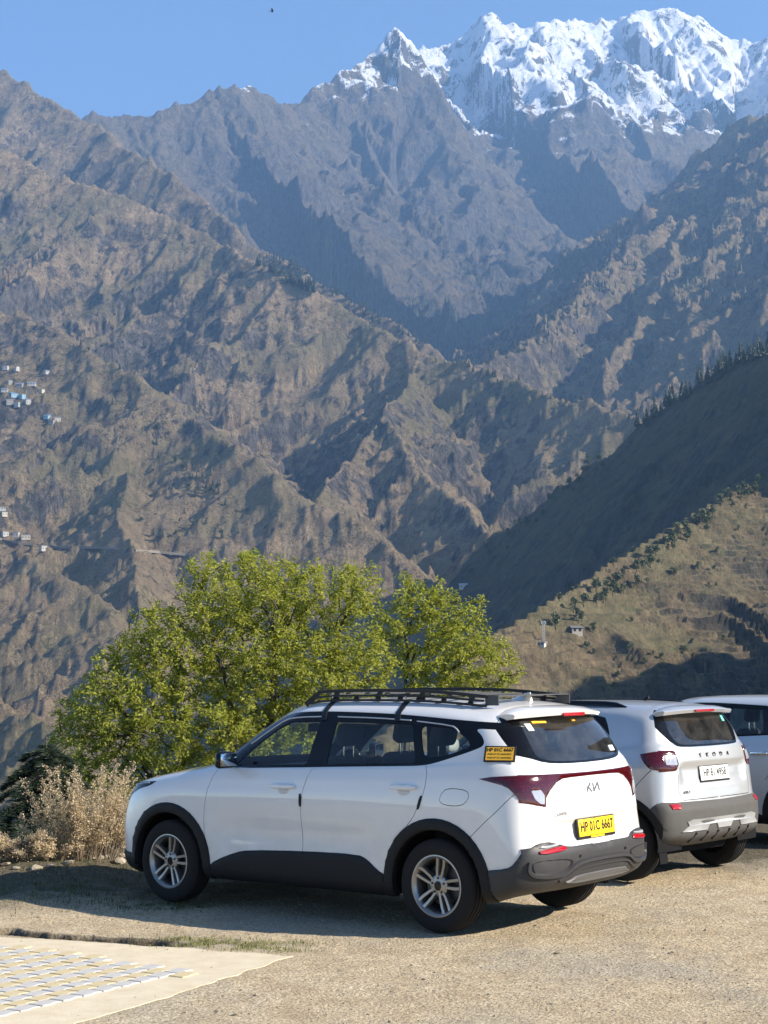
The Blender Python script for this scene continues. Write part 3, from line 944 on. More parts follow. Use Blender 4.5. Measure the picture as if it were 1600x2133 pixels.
    def _ok(self, f, view):
        r = f[self.rl]
        if view == 'rear': return r == 1
        if view == 'side': return r == 0 and abs(f.normal.y) > .12
        if view == 'front': return f.calc_center_median().x > 1.0 and f.normal.x > .25
        if view == 'top': return f.normal.z > .1
    def region(self, name, P, view, cut=True):
        if cut: self.cut(P, view)
        self.reg.append((name, np.asarray(P, float), view))
    def classify(self, default='body'):
        ax = {'side': (0, 2), 'rear': (1, 2), 'top': (0, 1), 'front': (1, 2)}
        out = {}
        self.bm.normal_update()
        bb = [(n, P, v, P.min(0), P.max(0)) for n, P, v in self.reg]
        for f in self.bm.faces:
            c = f.calc_center_median(); nm = default
            for n, P, v, lo, hi in bb:
                i, j = ax[v]
                if c[i] < lo[0] or c[i] > hi[0] or c[j] < lo[1] or c[j] > hi[1]: continue
                if self._ok(f, v) and pip(P, c[i], c[j]): nm = n
            out.setdefault(nm, []).append(f)
        self.out = out
        return out
    def hit(self, view, a, b):
        """point and normal of the skin seen along an axis"""
        if view == 'rear': o, d = Vector((-6, a, b)), Vector((1, 0, 0))
        elif view == 'side': o, d = Vector((a, 6, b)), Vector((0, -1, 0))
        elif view == 'top': o, d = Vector((a, b, 6)), Vector((0, 0, -1))
        sgn = 1
        if view == 'rear' and a < 0: o.y = -a; sgn = -1
        if view == 'top' and b < 0: o.y = -b; sgn = -1
        if abs(o.y) < 1e-4 and view != 'side': o.y = 1e-4
        h, n, i, dd = self.bvh.ray_cast(o, d)
        if h is None: h, n, i, dd = self.bvh.find_nearest(o + d * 4)
        if n.dot(d) > 0: n = -n
        h = h.copy(); n = n.copy(); h.y *= sgn; n.y *= sgn
        return h, n
    def panel(self, region, name, mat, parent, off=0.0, thick=.014, both=False, geo=False, soft=1.0, pick=None, sides=(1,), back=True):
        """cut piece as an object: outer skin with thickness at its rims. both: one object spanning left and right; sides: 1 left, -1 right"""
        fs = self.out.get(region, [])
        if pick is not None: fs = [f for f in fs if pick(f.calc_center_median())]
        if not fs: return []
        fset = set(fs)
        idx = {}; P = []; Nn = []
        bd = set()
        bedges = []
        for f in fs:
            for l in f.loops:
                e = l.edge
                if sum(1 for g in e.link_faces if g in fset) == 1:
                    a, b = l.vert, l.link_loop_next.vert
                    if both and abs(a.co.y) < 2e-5 and abs(b.co.y) < 2e-5: continue
                    bedges.append((a, b)); bd.add(a); bd.add(b)
        for f in fs:
            for v in f.verts:
                if v not in idx:
                    idx[v] = len(P); n = Vector(v[self.nl]); n = n.normalized() if n.length > 1e-6 else Vector((0, 0, 1))
                    o = off * (soft if v in bd else 1.0)
                    P.append(v.co + n * o); Nn.append(n)
        F = [tuple(idx[v] for v in f.verts) for f in fs]
        if geo:
            acc = [Vector() for _ in P]
            for fc in F:
                c = Vector()
                for k in range(len(fc)):
                    a, b = P[fc[k]], P[fc[(k + 1) % len(fc)]]; c += a.cross(b)
                for k in fc: acc[k] += c
            Nn = [a.normalized() if a.length > 1e-12 else n for a, n in zip(acc, Nn)]
        V = [p.copy() for p in P]; LN = [[Nn[k] for k in fc] for fc in F]
        base = {v: Vector(v[self.nl]) for v in idx}
        for a, b in bedges:
            pa, pb = P[idx[a]], P[idx[b]]
            qa, qb = pa - base[a].normalized() * (thick + off), pb - base[b].normalized() * (thick + off)
            k = len(V); V += [pa.copy(), pb.copy(), qb, qa]
            F.append((k + 1, k, k + 3, k + 2))
            nn = (pa - pb).cross(qa - pb)
            nn = nn.normalized() if nn.length > 1e-12 else Vector((0, 0, 1))
            LN.append([nn] * 4)
        objs = []
        def make(V, F, LN):
            me = bpy.data.meshes.new(name)
            me.from_pydata([tuple(v) for v in V], [], F); 
            me.polygons.foreach_set('use_smooth', [True] * len(F))
            flat = [tuple(n) for ns in LN for n in ns]
            me.materials.append(mat); me.update()
            if len(flat) == len(me.loops): me.normals_split_custom_set(flat)
            o = bpy.data.objects.new(name, me); link(o, parent); objs.append(o)
        M = lambda v: Vector((v[0], -v[1], v[2]))
        VR = [M(v) for v in V]; FR = [tuple(fc[::-1]) for fc in F]; LR = [[M(n) for n in ns[::-1]] for ns in LN]
        if both:
            k = len(V)
            make(V + VR, F + [tuple(i + k for i in fc) for fc in FR], LN + LR)
        else:
            if 1 in sides: make(V, F, LN)
            if -1 in sides: make(VR, FR, LR)
        return objs

# ---------------------------------------------------------------- small shapes
class MB:
    def __init__(self): self.V = []; self.F = []
    def add(self, V, F):
        k = len(self.V); self.V += [tuple(v) for v in V]; self.F += [tuple(i + k for i in f) for f in F]; return self
    def box(self, c, s, rot=None, bev=0.0, taper=None):
        c = Vector(c); hx, hy, hz = s[0] / 2, s[1] / 2, s[2] / 2
        if bev <= 0:
            V = [Vector((x, y, z)) for z in (-hz, hz) for x, y in ((-hx, -hy), (hx, -hy), (hx, hy), (-hx, hy))]
            F = [(3, 2, 1, 0), (4, 5, 6, 7), (0, 1, 5, 4), (1, 2, 6, 5), (2, 3, 7, 6), (3, 0, 4, 7)]
        else:
            b = min(bev, hx * .9, hy * .9, hz * .9)
            bm = bmesh.new(); bmesh.ops.create_cube(bm, size=1)
            for v in bm.verts: v.co = Vector((v.co.x * 2 * hx, v.co.y * 2 * hy, v.co.z * 2 * hz))
            bmesh.ops.bevel(bm, geom=list(bm.edges) , offset=b, segments=2, profile=.5, affect='EDGES')
            bm.verts.index_update()
            V = [v.co.copy() for v in bm.verts]; F = [tuple(v.index for v in f.verts) for f in bm.faces]; bm.free()
        if taper: V = [Vector((v.x * (1 + (taper[0] - 1) * (v.z + hz) / (2 * hz)), v.y * (1 + (taper[1] - 1) * (v.z + hz) / (2 * hz)), v.z)) for v in V]
        if rot is not None: V = [rot @ v for v in V]
        return self.add([v + c for v in V], F)
    def tube(self, pts, r, n=8, caps=True, flat=None):
        """round bar along points; flat = (half width, half height) gives a flat bar standing on up = z"""
        pts = [Vector(p) for p in pts]; k = len(pts)
        rr = r if isinstance(r, (list, tuple)) else [r] * k
        V = []; prev = None
        for i, p in enumerate(pts):
            d = (pts[min(i + 1, k - 1)] - pts[max(i - 1, 0)]).normalized()
            up = Vector((0, 0, 1)) if abs(d.z) < .95 else Vector((0, 1, 0))
            s = d.cross(up).normalized(); u = s.cross(d)
            for j in range(n):
                a = 2 * math.pi * (j + .5) / n
                if flat: q = s * (flat[0] * (1 if math.cos(a) > 0 else -1)) + u * (flat[1] * (1 if math.sin(a) > 0 else -1))
                else: q = (s * math.cos(a) + u * math.sin(a)) * rr[i]
                V.append(p + q)
        F = [(i * n + j, i * n + (j + 1) % n, (i + 1) * n + (j + 1) % n, (i + 1) * n + j) for i in range(k - 1) for j in range(n)]
        if caps: F += [tuple(range(n))[::-1], tuple((k - 1) * n + j for j in range(n))]
        return self.add(V, F)
    def prism(self, P, axis, a, b):
        """outline P extruded along axis from a to b"""
        n = len(P)
        def mk(p, t):
            return {'x': (t, p[0], p[1]), 'y': (p[0], t, p[1]), 'z': (p[0], p[1], t)}[axis]
        V = [mk(p, a) for p in P] + [mk(p, b) for p in P]
        F = [(i, (i + 1) % n, n + (i + 1) % n, n + i) for i in range(n)] + [tuple(range(n))[::-1], tuple(range(n, 2 * n))]
        return self.add(V, F)
    def arch(self, prof, n, c, a0=-.12, a1=math.pi + .12):
        """part turn about the y axis, open below"""
        V = []; k = len(prof)
        for i in range(n + 1):
            a = a0 + (a1 - a0) * i / n
            V += [(c[0] + r * math.cos(a), c[1] + h, c[2] + r * math.sin(a)) for r, h in prof]
        F = [(i * k + j, (i + 1) * k + j, (i + 1) * k + j + 1, i * k + j + 1) for i in range(n) for j in range(k - 1)]
        return self.add(V, F)
    def lathe(self, prof, n=48, axis='y', c=(0, 0, 0)):
        """prof: (radius, along axis)"""
        V = []; k = len(prof)
        for i in range(n):
            a = 2 * math.pi * i / n
            for r, h in prof:
                q = {'y': (r * math.cos(a), h, r * math.sin(a)), 'z': (r * math.cos(a), r * math.sin(a), h), 'x': (h, r * math.cos(a), r * math.sin(a))}[axis]
                V.append((q[0] + c[0], q[1] + c[1], q[2] + c[2]))
        F = [(i * k + j, ((i + 1) % n) * k + j, ((i + 1) % n) * k + j + 1, i * k + j + 1) for i in range(n) for j in range(k - 1)]
        return self.add(V, F)
    def build(self, name, mat, parent=None, smooth=None, loc=None, rot=None, recalc=True):
        me = bpy.data.meshes.new(name)
        me.from_pydata(self.V, [], self.F)
        if recalc:
            bm = bmesh.new(); bm.from_mesh(me); bmesh.ops.recalc_face_normals(bm, faces=bm.faces)
            if smooth is not None:
                ca = math.cos(R(smooth))
                for f in bm.faces: f.smooth = True
                for e in bm.edges:
                    if len(e.link_faces) == 2: e.smooth = e.link_faces[0].normal.dot(e.link_faces[1].normal) > ca
                    else: e.smooth = False
            bm.to_mesh(me); bm.free()
        me.materials.append(mat); me.update()
        o = bpy.data.objects.new(name, me)
        if loc is not None: o.location = loc
        if rot is not None: o.rotation_euler = rot
        return link(o, parent)

def text(name, body, size, mat, parent, loc, xdir, ydir, extrude=.001, align='CENTER', space=1.0, bold=0.0, sx=1.0):
    c = bpy.data.curves.new(name, 'FONT'); c.body = body; c.size = size; c.extrude = extrude; c.align_x = align; c.align_y = 'CENTER'
    c.space_character = space; c.offset = bold; c.resolution_u = 3
    tmp = bpy.data.objects.new('lettering_source', c); COL.objects.link(tmp)
    bpy.context.view_layer.update()
    me = bpy.data.meshes.new_from_object(tmp.evaluated_get(bpy.context.evaluated_depsgraph_get()))
    bpy.data.objects.remove(tmp, do_unlink=True); bpy.data.curves.remove(c)
    me.materials.clear(); me.materials.append(mat)
    o = bpy.data.objects.new(name, me)
    x = Vector(xdir).normalized(); y = Vector(ydir); y = (y - x * y.dot(x)).normalized(); z = x.cross(y)
    m = Matrix((x * sx, y, z)).transposed().to_4x4(); m.translation = Vector(loc)
    link(o, parent); o.matrix_local = m
    return o

def wheel(root, x, y, z, r, rim_r, w, spokes, out=1, name='wheel', style='double'):
    """tyre, rim, spokes. out = +1 when the outer face looks to +y"""
    wr = bpy.data.objects.new(name, None); wr.empty_display_size = .1; wr.location = (x, y, z); link(wr, root)
    s = out
    hw = w / 2
    prof = [(rim_r - .012, -hw * .86), (rim_r + .012, -hw * .97), (rim_r + .05, -hw * 1.03), (r - .05, -hw * 1.02), (r - .018, -hw * .93), (r - .004, -hw * .80)]
    for g in (-.62, -.22, .22, .62):
        prof += [(r, (g - .09) * hw), (r - .008, (g - .065) * hw), (r - .008, (g + .065) * hw), (r, (g + .09) * hw)]
    prof += [(r - .004, hw * .80), (r - .018, hw * .93), (r - .05, hw * 1.02), (r - .085 if r - .085 > rim_r + .02 else rim_r + .03, hw * 1.035), (rim_r + .03, hw * 1.025), (rim_r + .012, hw * .97), (rim_r - .012, hw * .86)]
    m = MB(); m.lathe([(a, b * s) for a, b in prof], 64); m.build('tyre', m_rubber, wr, 40)
    m = MB()
    f = hw * s
    m.lathe([(rim_r + .004, f * .93), (rim_r + .006, f * .99), (rim_r - .004, f * 1.0), (rim_r - .016, f * .93), (rim_r - .028, f * .70), (rim_r - .034, f * .1), (rim_r - .034, -f * .9)], 56)
    m.build('rim', m_alloy, wr, 35)
    m = MB(); m.lathe([(0.0, -f * .2), (rim_r - .03, -f * .2), (rim_r - .03, -f * .35), (0, -f * .35)], 40); m.build('brake_backing', m_liner, wr, 30)
    m = MB(); m.lathe([(0.05, f * .08), (rim_r * .68, f * .08), (rim_r * .68, -f * .05), (.05, -f * .05)], 40); m.build('brake_disc', m_alloyd, wr, 30)
    # spokes
    ns = spokes
    for k in range(ns):
        a = 2 * math.pi * (k + .1) / ns + math.pi / 2
        mm = MB()
        for q in (-1, 1):
            if style == 'double': a_in, a_out, w0, w1 = q * .22, q * .145 + .06, .026, .034
            else: a_in, a_out, w0, w1 = q * .10, q * .30, .022, .020
            pts = []
            for tt in (0, .35, .72, 1.0):
                rr_ = .050 + (rim_r - .012 - .050) * tt
                aa = a + a_in * (1 - tt) * 1.3 + a_out * tt + (.03 if style == 'double' else 0) * math.sin(tt * 3.1)
                pts.append((rr_, aa, w0 + (w1 - w0) * tt))
            V = []
            for i, (rr_, aa, ww) in enumerate(pts):
                cx, cz = rr_ * math.cos(aa), rr_ * math.sin(aa)
                tx, tz = -math.sin(aa), math.cos(aa)
                dep = f * (.74 + .17 * (i / 3.0) ** 1.5)
                V += [(cx - tx * ww / 2, dep - .012 * s, cz - tz * ww / 2), (cx - tx * ww * .32, dep, cz - tz * ww * .32), (cx + tx * ww * .32, dep, cz + tz * ww * .32), (cx + tx * ww / 2, dep - .012 * s, cz + tz * ww / 2),
                      (cx + tx * ww / 2, dep - .045 * s, cz + tz * ww / 2), (cx - tx * ww / 2, dep - .045 * s, cz - tz * ww / 2)]
            F = [(i * 6 + j, i * 6 + (j + 1) % 6, (i + 1) * 6 + (j + 1) % 6, (i + 1) * 6 + j) for i in range(3) for j in range(6)] + [(0, 1, 2, 3, 4, 5), (18, 19, 20, 21, 22, 23)]
            mm.add(V, F)
        mm.build('spoke', m_alloy, wr, 40)
    m = MB(); m.lathe([(0.0, f * .80), (.030, f * .79), (.036, f * .74), (.066, f * .73), (.078, f * .66), (.078, f * .3)], 32); m.build('hub', m_alloy, wr, 35)
    m = MB(); m.lathe([(0.0, f * .835), (.026, f * .83), (.031, f * .79)], 24); m.build('hub_cap', m_gloss, wr, 35)
    for k in range(5):
        a = 2 * math.pi * k / 5 + .3
        m = MB(); m.lathe([(0, f * .79), (.008, f * .79), (.0095, f * .7)], 8, c=(.054 * math.cos(a), 0, .054 * math.sin(a))); m.build('lug_nut', m_ink, wr)
    return wr

def strip_on(sh, view, pts, w, h, off=0.0, mirror=False):
    """raised flat bead laid on the skin along outline points; returns MB"""
    m = MB()
    P = []; N = []
    for a, b in pts:
        p, n = sh.hit(view, a, b); P.append(p + n * off); N.append(n)
    k = len(P); V = []
    for i in range(k):
        d = (P[min(i + 1, k - 1)] - P[max(i - 1, 0)]).normalized(); s = N[i].cross(d).normalized()
        V += [P[i] - s * w / 2, P[i] - s * w * .32 + N[i] * h, P[i] + s * w * .32 + N[i] * h, P[i] + s * w / 2, P[i] - N[i] * .01]
    F = [(i * 5 + j, i * 5 + (j + 1) % 5, (i + 1) * 5 + (j + 1) % 5, (i + 1) * 5 + j) for i in range(k - 1) for j in range(5)] + [(0, 1, 2, 3, 4), tuple((k - 1) * 5 + j for j in range(5))]
    m.add(V, F)
    if mirror: m.add([(v[0], -v[1], v[2]) for v in V], [f[::-1] for f in F])
    return m

def plate_on(sh, view, outline, h, off=0.0, mirror=False, inset=.15):
    """raised pad laid on the skin: outline in the view, skirt and slightly smaller top"""
    m = MB()
    P = [sh.hit(view, a, b) for a, b in outline]
    c = sum((p for p, n in P), Vector()) / len(P)
    low = [p + n * off - n * .012 for p, n in P]; mid = [p + n * (off + h * .7) for p, n in P]
    top = []
    for p, n in P:
        q = p + n * (off + h); d = c - p; d = d - n * d.dot(n)
        top.append(q + d.normalized() * min(h * .5, d.length * inset))
    n_ = len(P); ctr = sum(top, Vector()) / n_
    V = low + mid + top + [ctr]
    F = [(i, (i + 1) % n_, n_ + (i + 1) % n_, n_ + i) for i in range(n_)] + [(n_ + i, n_ + (i + 1) % n_, 2 * n_ + (i + 1) % n_, 2 * n_ + i) for i in range(n_)] + [(2 * n_ + i, 2 * n_ + (i + 1) % n_, 3 * n_) for i in range(n_)]
    m.add(V, F)
    if mirror: m.add([(v[0], -v[1], v[2]) for v in V], [f[::-1] for f in F])
    return m

def seat(root, x, y, z, w=.50, hgt=.60, lean=.20, head=True, mat=None, name='seat'):
    mat = mat or m_seat
    e = bpy.data.objects.new(name, None); e.location = (x, y, z); e.empty_display_size = .1; link(e, root)
    m = MB(); m.box((.22, 0, .0), (.50, w, .16), None, .05); m.build('cushion', mat, e, 60)
    rot = Matrix.Rotation(-lean, 3, 'Y')
    m = MB(); m.box((-.06 - .5 * hgt * math.sin(lean), 0, .05 + .5 * hgt), (.15, w, hgt), rot, .06, (.85, .84)); m.build('backrest', mat, e, 60)
    if head:
        hx = -.06 - hgt * math.sin(lean) - .03
        for hy in ([0] if w < .8 else [-.38, .38]):
            m = MB(); m.box((hx - .01, hy, .05 + hgt + .16), (.11, .27, .19), rot, .05); m.build('headrest', mat, e, 60)
            m = MB()
            for q in (-.06, .06): m.tube([(hx, hy + q, .05 + hgt - .05), (hx, hy + q, .05 + hgt + .10)], .006, 6)
            m.build('headrest_post', m_chrome, e, 60)
    return e
# ================================================================== THE WHITE CAR
CAR_ANG = R(141.64)
CAR_POS = (-0.187, 13.274, 0.0)

def row(*p): return list(p)
def kia_rows():
    xs = [-1.70, -1.39, -.9, -.25, .4, .9, 1.39]                 # side columns 5..11
    def side(y, z):  # lists of 7
        return [(x, yy, zz) for x, yy, zz in zip(xs, y, z)]
    r = []
    r.append([(-2.10, 0, .31), (-2.09, .38, .31), (-2.05, .60, .31), (-1.97, .74, .29), (-1.85, .79, .25)] + side([.80] * 7, [.235, .23, .225, .225, .225, .225, .225]) + [(1.70, .79, .22), (1.97, .66, .20), (2.10, .36, .20), (2.13, 0, .20)])
    r.append([(-2.19, 0, .37), (-2.18, .42, .37), (-2.14, .67, .365), (-2.05, .815, .35), (-1.90, .865, .31)] + side([.875, .88, .865, .862, .862, .868, .88], [.29, .28, .27, .27, .27, .27, .27]) + [(1.73, .86, .27), (2.05, .72, .26), (2.20, .39, .26), (2.23, 0, .26)])
    r.append([(-2.235, 0, .47), (-2.225, .43, .47), (-2.185, .69, .47), (-2.09, .84, .465), (-1.92, .884, .46)] + side([.892, .894, .884, .880, .880, .886, .894], [.46] * 7) + [(1.75, .874, .45), (2.08, .74, .44), (2.24, .40, .44), (2.27, 0, .44)])
    r.append([(-2.24, 0, .62), (-2.23, .43, .62), (-2.185, .69, .62), (-2.095, .842, .62), (-1.925, .886, .62)] + side([.895, .897, .890, .886, .886, .890, .897], [.62] * 7) + [(1.755, .876, .62), (2.08, .745, .62), (2.24, .40, .62), (2.275, 0, .62)])
    r.append([(-2.222, 0, .80), (-2.212, .43, .80), (-2.168, .675, .80), (-2.085, .825, .80), (-1.92, .88, .80)] + side([.893, .896, .893, .890, .890, .893, .896], [.80] * 7) + [(1.75, .872, .79), (2.055, .73, .78), (2.215, .39, .77), (2.25, 0, .77)])
    r.append([(-2.208, 0, .95), (-2.198, .43, .95), (-2.155, .67, .95), (-2.075, .812, .95), (-1.91, .870, .95)] + side([.888, .891, .890, .888, .888, .890, .890], [.95, .95, .945, .94, .935, .93, .925]) + [(1.745, .855, .91), (2.02, .70, .89), (2.17, .37, .88), (2.20, 0, .88)])
    r.append([(-2.19, 0, 1.10), (-2.18, .43, 1.10), (-2.138, .66, 1.10), (-2.06, .795, 1.10), (-1.90, .853, 1.095)] + side([.868, .873, .874, .872, .868, .866, .864], [1.09, 1.075, 1.055, 1.04, 1.03, 1.02, .998]) + [(1.735, .82, .975), (1.97, .67, .955), (2.11, .36, .945), (2.14, 0, .945)])
    r.append([(-2.16, 0, 1.17), (-2.15, .43, 1.17), (-2.11, .64, 1.175), (-2.035, .768, 1.18), (-1.885, .828, 1.185)] + side([.838, .840, .843, .843, .841, .836, .812], [1.19, 1.175, 1.145, 1.125, 1.11, 1.095, 1.048]) + [(1.69, .757, 1.012), (1.90, .61, .99), (2.02, .33, .985), (2.05, 0, .985)])
    r.append([(-2.135, 0, 1.21), (-2.125, .43, 1.21), (-2.085, .63, 1.22), (-2.012, .75, 1.225), (-1.87, .810, 1.23)] + [(-1.69, .818, 1.225), (-1.39, .818, 1.205), (-.9, .822, 1.175), (-.25, .822, 1.15), (.4, .818, 1.135), (.87, .802, 1.122), (1.20, .757, 1.093)] + [(1.42, .65, 1.078), (1.54, .50, 1.074), (1.62, .27, 1.08), (1.64, 0, 1.085)])
    r.append([(-2.105, 0, 1.25), (-2.095, .43, 1.25), (-2.058, .62, 1.255), (-1.988, .732, 1.26), (-1.85, .792, 1.262)] + [(-1.68, .80, 1.258), (-1.39, .80, 1.235), (-.9, .802, 1.20), (-.25, .802, 1.175), (.4, .796, 1.158), (.79, .777, 1.146), (.98, .70, 1.146)] + [(1.07, .56, 1.15), (1.12, .40, 1.155), (1.155, .20, 1.16), (1.165, 0, 1.16)])
    r.append([(-2.035, 0, 1.38), (-2.025, .42, 1.38), (-1.988, .60, 1.38), (-1.92, .695, 1.38), (-1.79, .747, 1.38)] + [(-1.64, .754, 1.378), (-1.38, .755, 1.37), (-.9, .755, 1.365), (-.25, .753, 1.355), (.32, .747, 1.338), (.60, .717, 1.31), (.755, .647, 1.298)] + [(.84, .52, 1.302), (.885, .37, 1.312), (.915, .19, 1.317), (.925, 0, 1.318)])
    r.append([(-1.955, 0, 1.50), (-1.945, .40, 1.50), (-1.905, .565, 1.495), (-1.84, .645, 1.485), (-1.73, .692, 1.485)] + [(-1.60, .697, 1.49), (-1.36, .696, 1.505), (-.9, .695, 1.518), (-.25, .690, 1.522), (.2, .684, 1.497), (.40, .652, 1.46), (.52, .592, 1.455)] + [(.60, .48, 1.462), (.64, .34, 1.472), (.67, .175, 1.478), (.68, 0, 1.48)])
    r.append([(-1.87, 0, 1.585), (-1.86, .36, 1.58), (-1.825, .53, 1.565), (-1.765, .60, 1.55), (-1.66, .640, 1.543)] + [(-1.55, .645, 1.552), (-1.33, .645, 1.572), (-.9, .642, 1.592), (-.25, .637, 1.60), (.08, .628, 1.588), (.21, .594, 1.575), (.29, .535, 1.582)] + [(.36, .435, 1.60), (.40, .305, 1.613), (.42, .155, 1.62), (.43, 0, 1.623)])
    r.append([(-1.80, 0, 1.622), (-1.79, .32, 1.618), (-1.76, .47, 1.608), (-1.705, .53, 1.60), (-1.61, .555, 1.598)] + [(-1.50, .56, 1.605), (-1.30, .56, 1.622), (-.9, .558, 1.638), (-.27, .552, 1.643), (.03, .54, 1.636), (.14, .505, 1.628), (.21, .45, 1.628)] + [(.27, .36, 1.637), (.305, .25, 1.645), (.325, .125, 1.65), (.335, 0, 1.651)])
    r.append([(-1.66, 0, 1.652), (-1.65, .22, 1.65), (-1.62, .32, 1.645), (-1.575, .36, 1.643), (-1.50, .38, 1.643)] + [(-1.42, .385, 1.648), (-1.23, .385, 1.66), (-.88, .383, 1.672), (-.30, .378, 1.673), (-.06, .37, 1.667), (.02, .345, 1.662), (.07, .305, 1.661)] + [(.11, .245, 1.663), (.135, .17, 1.665), (.15, .085, 1.667), (.155, 0, 1.667)])
    r.append([(x, 0, z) for x, z in zip([-1.50, -1.49, -1.47, -1.43, -1.37, -1.30, -1.14, -.85, -.34, -.15, -.09, -.055, -.03, -.015, -.005, 0], [1.668, 1.668, 1.669, 1.67, 1.672, 1.676, 1.682, 1.688, 1.686, 1.682, 1.68, 1.679, 1.679, 1.679, 1.679, 1.679])])
    return r

def kia_deform(B):
    B = B.copy()
    x, y, z = B[..., 0], B[..., 1], B[..., 2]
    rear = smooth01(-1.98, -2.1, x)
    # tailgate is set back below its crease, where the plate sits
    k = smooth01(.812, .790, z) * smooth01(.60, .70, z) * smooth01(.66, .50, np.abs(y))
    B[..., 0] += rear * k * .050
    # bumper lip
    k = smooth01(.66, .60, z) * smooth01(.33, .42, z)
    B[..., 0] -= rear * k * .012
    # lower door hollow
    s = smooth01(.55, .8, np.abs(y)) * smooth01(-1.0, -.6, x) * smooth01(1.0, .6, x)
    B[..., 1] -= s * .016 * np.exp(-((z - .62) / .13) ** 2)
    # shoulder line along handles
    s = smooth01(.6, .8, np.abs(y)) * smooth01(-2.0, -1.6, x) * smooth01(1.7, 1.2, x)
    B[..., 1] += s * .006 * np.exp(-((z - (1.065 - .03 * x)) / .03) ** 2)
    return B

def build_kia():
    root = empty('parked_car', CAR_POS, CAR_ANG)
    tag(root, 'white seven seat family car with black roof rack and yellow number plate', 'car', 'cars parked on the gravel terrace')
    sh = Shell(kia_rows(), 3, kia_deform, .030, 3)
    # ---- outlines read in side view (x, z)
    dlo = [(1.00, 1.125), (.50, 1.128), (-.10, 1.150), (-.265, 1.157), (-1.15, 1.190), (-1.28, 1.200), (-1.50, 1.262), (-1.68, 1.318), (-1.755, 1.352), (-1.72, 1.415), (-1.63, 1.470), (-1.80, 1.462), (-1.98, 1.29), (-2.1, 1.29), (-2.1, 1.515),
           (-1.80, 1.512), (-1.488, 1.528), (-1.0, 1.563), (-.6, 1.578), (-.15, 1.585), (.12, 1.578), (.30, 1.558), (.50, 1.468), (.75, 1.315), (1.02, 1.155)]
    dlo = smooth_poly(dlo, True, 2, (0, 1, 2, 3, 4, 11, 12, 13, 14, 15, 24))
    gf = round_poly([(.715, 1.142), (-.07, 1.170), (-.135, 1.505), (.19, 1.497), (.33, 1.437), (.55, 1.285)], .03)
    gr = round_poly([(-.275, 1.178), (-1.150, 1.210), (-1.055, 1.492), (-.300, 1.505)], .03)
    gq = round_poly([(-1.215, 1.250), (-1.42, 1.272), (-1.63, 1.335), (-1.60, 1.385), (-1.44, 1.470), (-1.13, 1.487)], .06)
    fd = [(.866, 1.113), (.93, .969), (.97, .764), (.966, .534), (.92, .381), (.90, .26)]
    bd = [(-.165, 1.150), (-.135, 1.08), (-.095, .954), (-.080, .786), (-.097, .516), (-.082, .348), (-.08, .26)]
    rd = [(-1.262, 1.198), (-1.304, 1.12), (-1.285, .99), (-1.20, .829), (-1.12, .74), (-1.02, .65)]
    fdS, bdS, rdS = (smooth_poly(l, False, 2) for l in (fd, bd, rd))
    sh.region('door_front', np.concatenate([fdS, bdS[::-1]]), 'side')
    sh.region('door_rear', np.concatenate([bdS, [(-1.0, .26), (-1.02, .65)], rdS[::-1]]), 'side')
    # hood, in plan
    hood = [(2.12, -.02), (2.115, .2), (2.05, .42), (1.93, .60), (1.78, .72), (1.60, .79), (1.322, .80), (1.15, .765), (1.05, .71), (1.02, .64), (1.085, .53), (1.135, .38), (1.17, .20), (1.18, -.02)]
    sh.region('hood', hood, 'top')
    for ln in (fdS, bdS, rdS): sh.region('gap', band(ln, .0055), 'side')
    sh.region('gap', band([(2.115, .2), (2.05, .42), (1.93, .60), (1.78, .72), (1.60, .79), (1.322, .80), (1.15, .765), (1.05, .71)], .006), 'top')
    bg = smooth_poly([(-1.70, .70), (-1.80, .79), (-1.93, .90), (-2.01, .985), (-2.06, 1.03)], False, 2)
    sh.region('gap', band(bg, .005), 'side')
    fuel = smooth_poly([(-1.43, .925), (-1.62, .915), (-1.69, .97), (-1.685, 1.035), (-1.50, 1.045), (-1.44, 1.00)], True, 2)
    sh.region('gap', band(np.vstack([fuel, fuel[:1]]), .005), 'side')
    roofseam = [(-1.79, 1.50), (-1.775, 1.545), (-1.765, 1.58), (-1.76, 1.61)]
    sh.region('gap', band(roofseam, .005), 'side')
    # rear outlines (y, z)
    sh.region('tailgate', [(-.02, .628), (.40, .630), (.47, .637), (.56, .665), (.635, .682), (.632, .80), (.640, .925), (.66, 1.14), (.70, 1.215), (.70, 1.60), (-.02, 1.60)], 'rear')
    sh.region('gap', band([(.635, .69), (.632, .80), (.640, .925)], .005), 'rear')
    sh.region('trim', dlo, 'side')
    sh.region('trim', smooth_poly([(-.02, 1.205), (.30, 1.208), (.52, 1.222), (.64, 1.262), (.90, 1.33), (.90, 1.53), (.5, 1.565), (-.02, 1.575)], True, 1, (0, 5, 6, 7)), 'rear')
    sh.region('glass_rear', smooth_poly([(-.02, 1.222), (.30, 1.226), (.50, 1.242), (.575, 1.285), (.545, 1.50), (.50, 1.535), (-.02, 1.545)], True, 2, (0, 6)), 'rear')
    sh.region('glass_front_door', gf, 'side'); sh.region('glass_rear_door', gr, 'side'); sh.region('glass_quarter', gq, 'side')
    wsh = [(1.172, -.02), (1.163, .20), (1.125, .385), (1.075, .54), (.985, .66), (.80, .640), (.55, .585), (.33, .515), (.39, .43), (.425, .30), (.445, .15), (.455, -.02)]
    sh.region('trim', wsh, 'top')
    wg = smooth_poly([(1.13, -.02), (1.12, .20), (1.085, .37), (1.035, .52), (.93, .615), (.60, .555), (.42, .49), (.445, .40), (.48, .25), (.50, -.02)], True, 1, (0, 9))
    sh.region('windshield', wg, 'top')
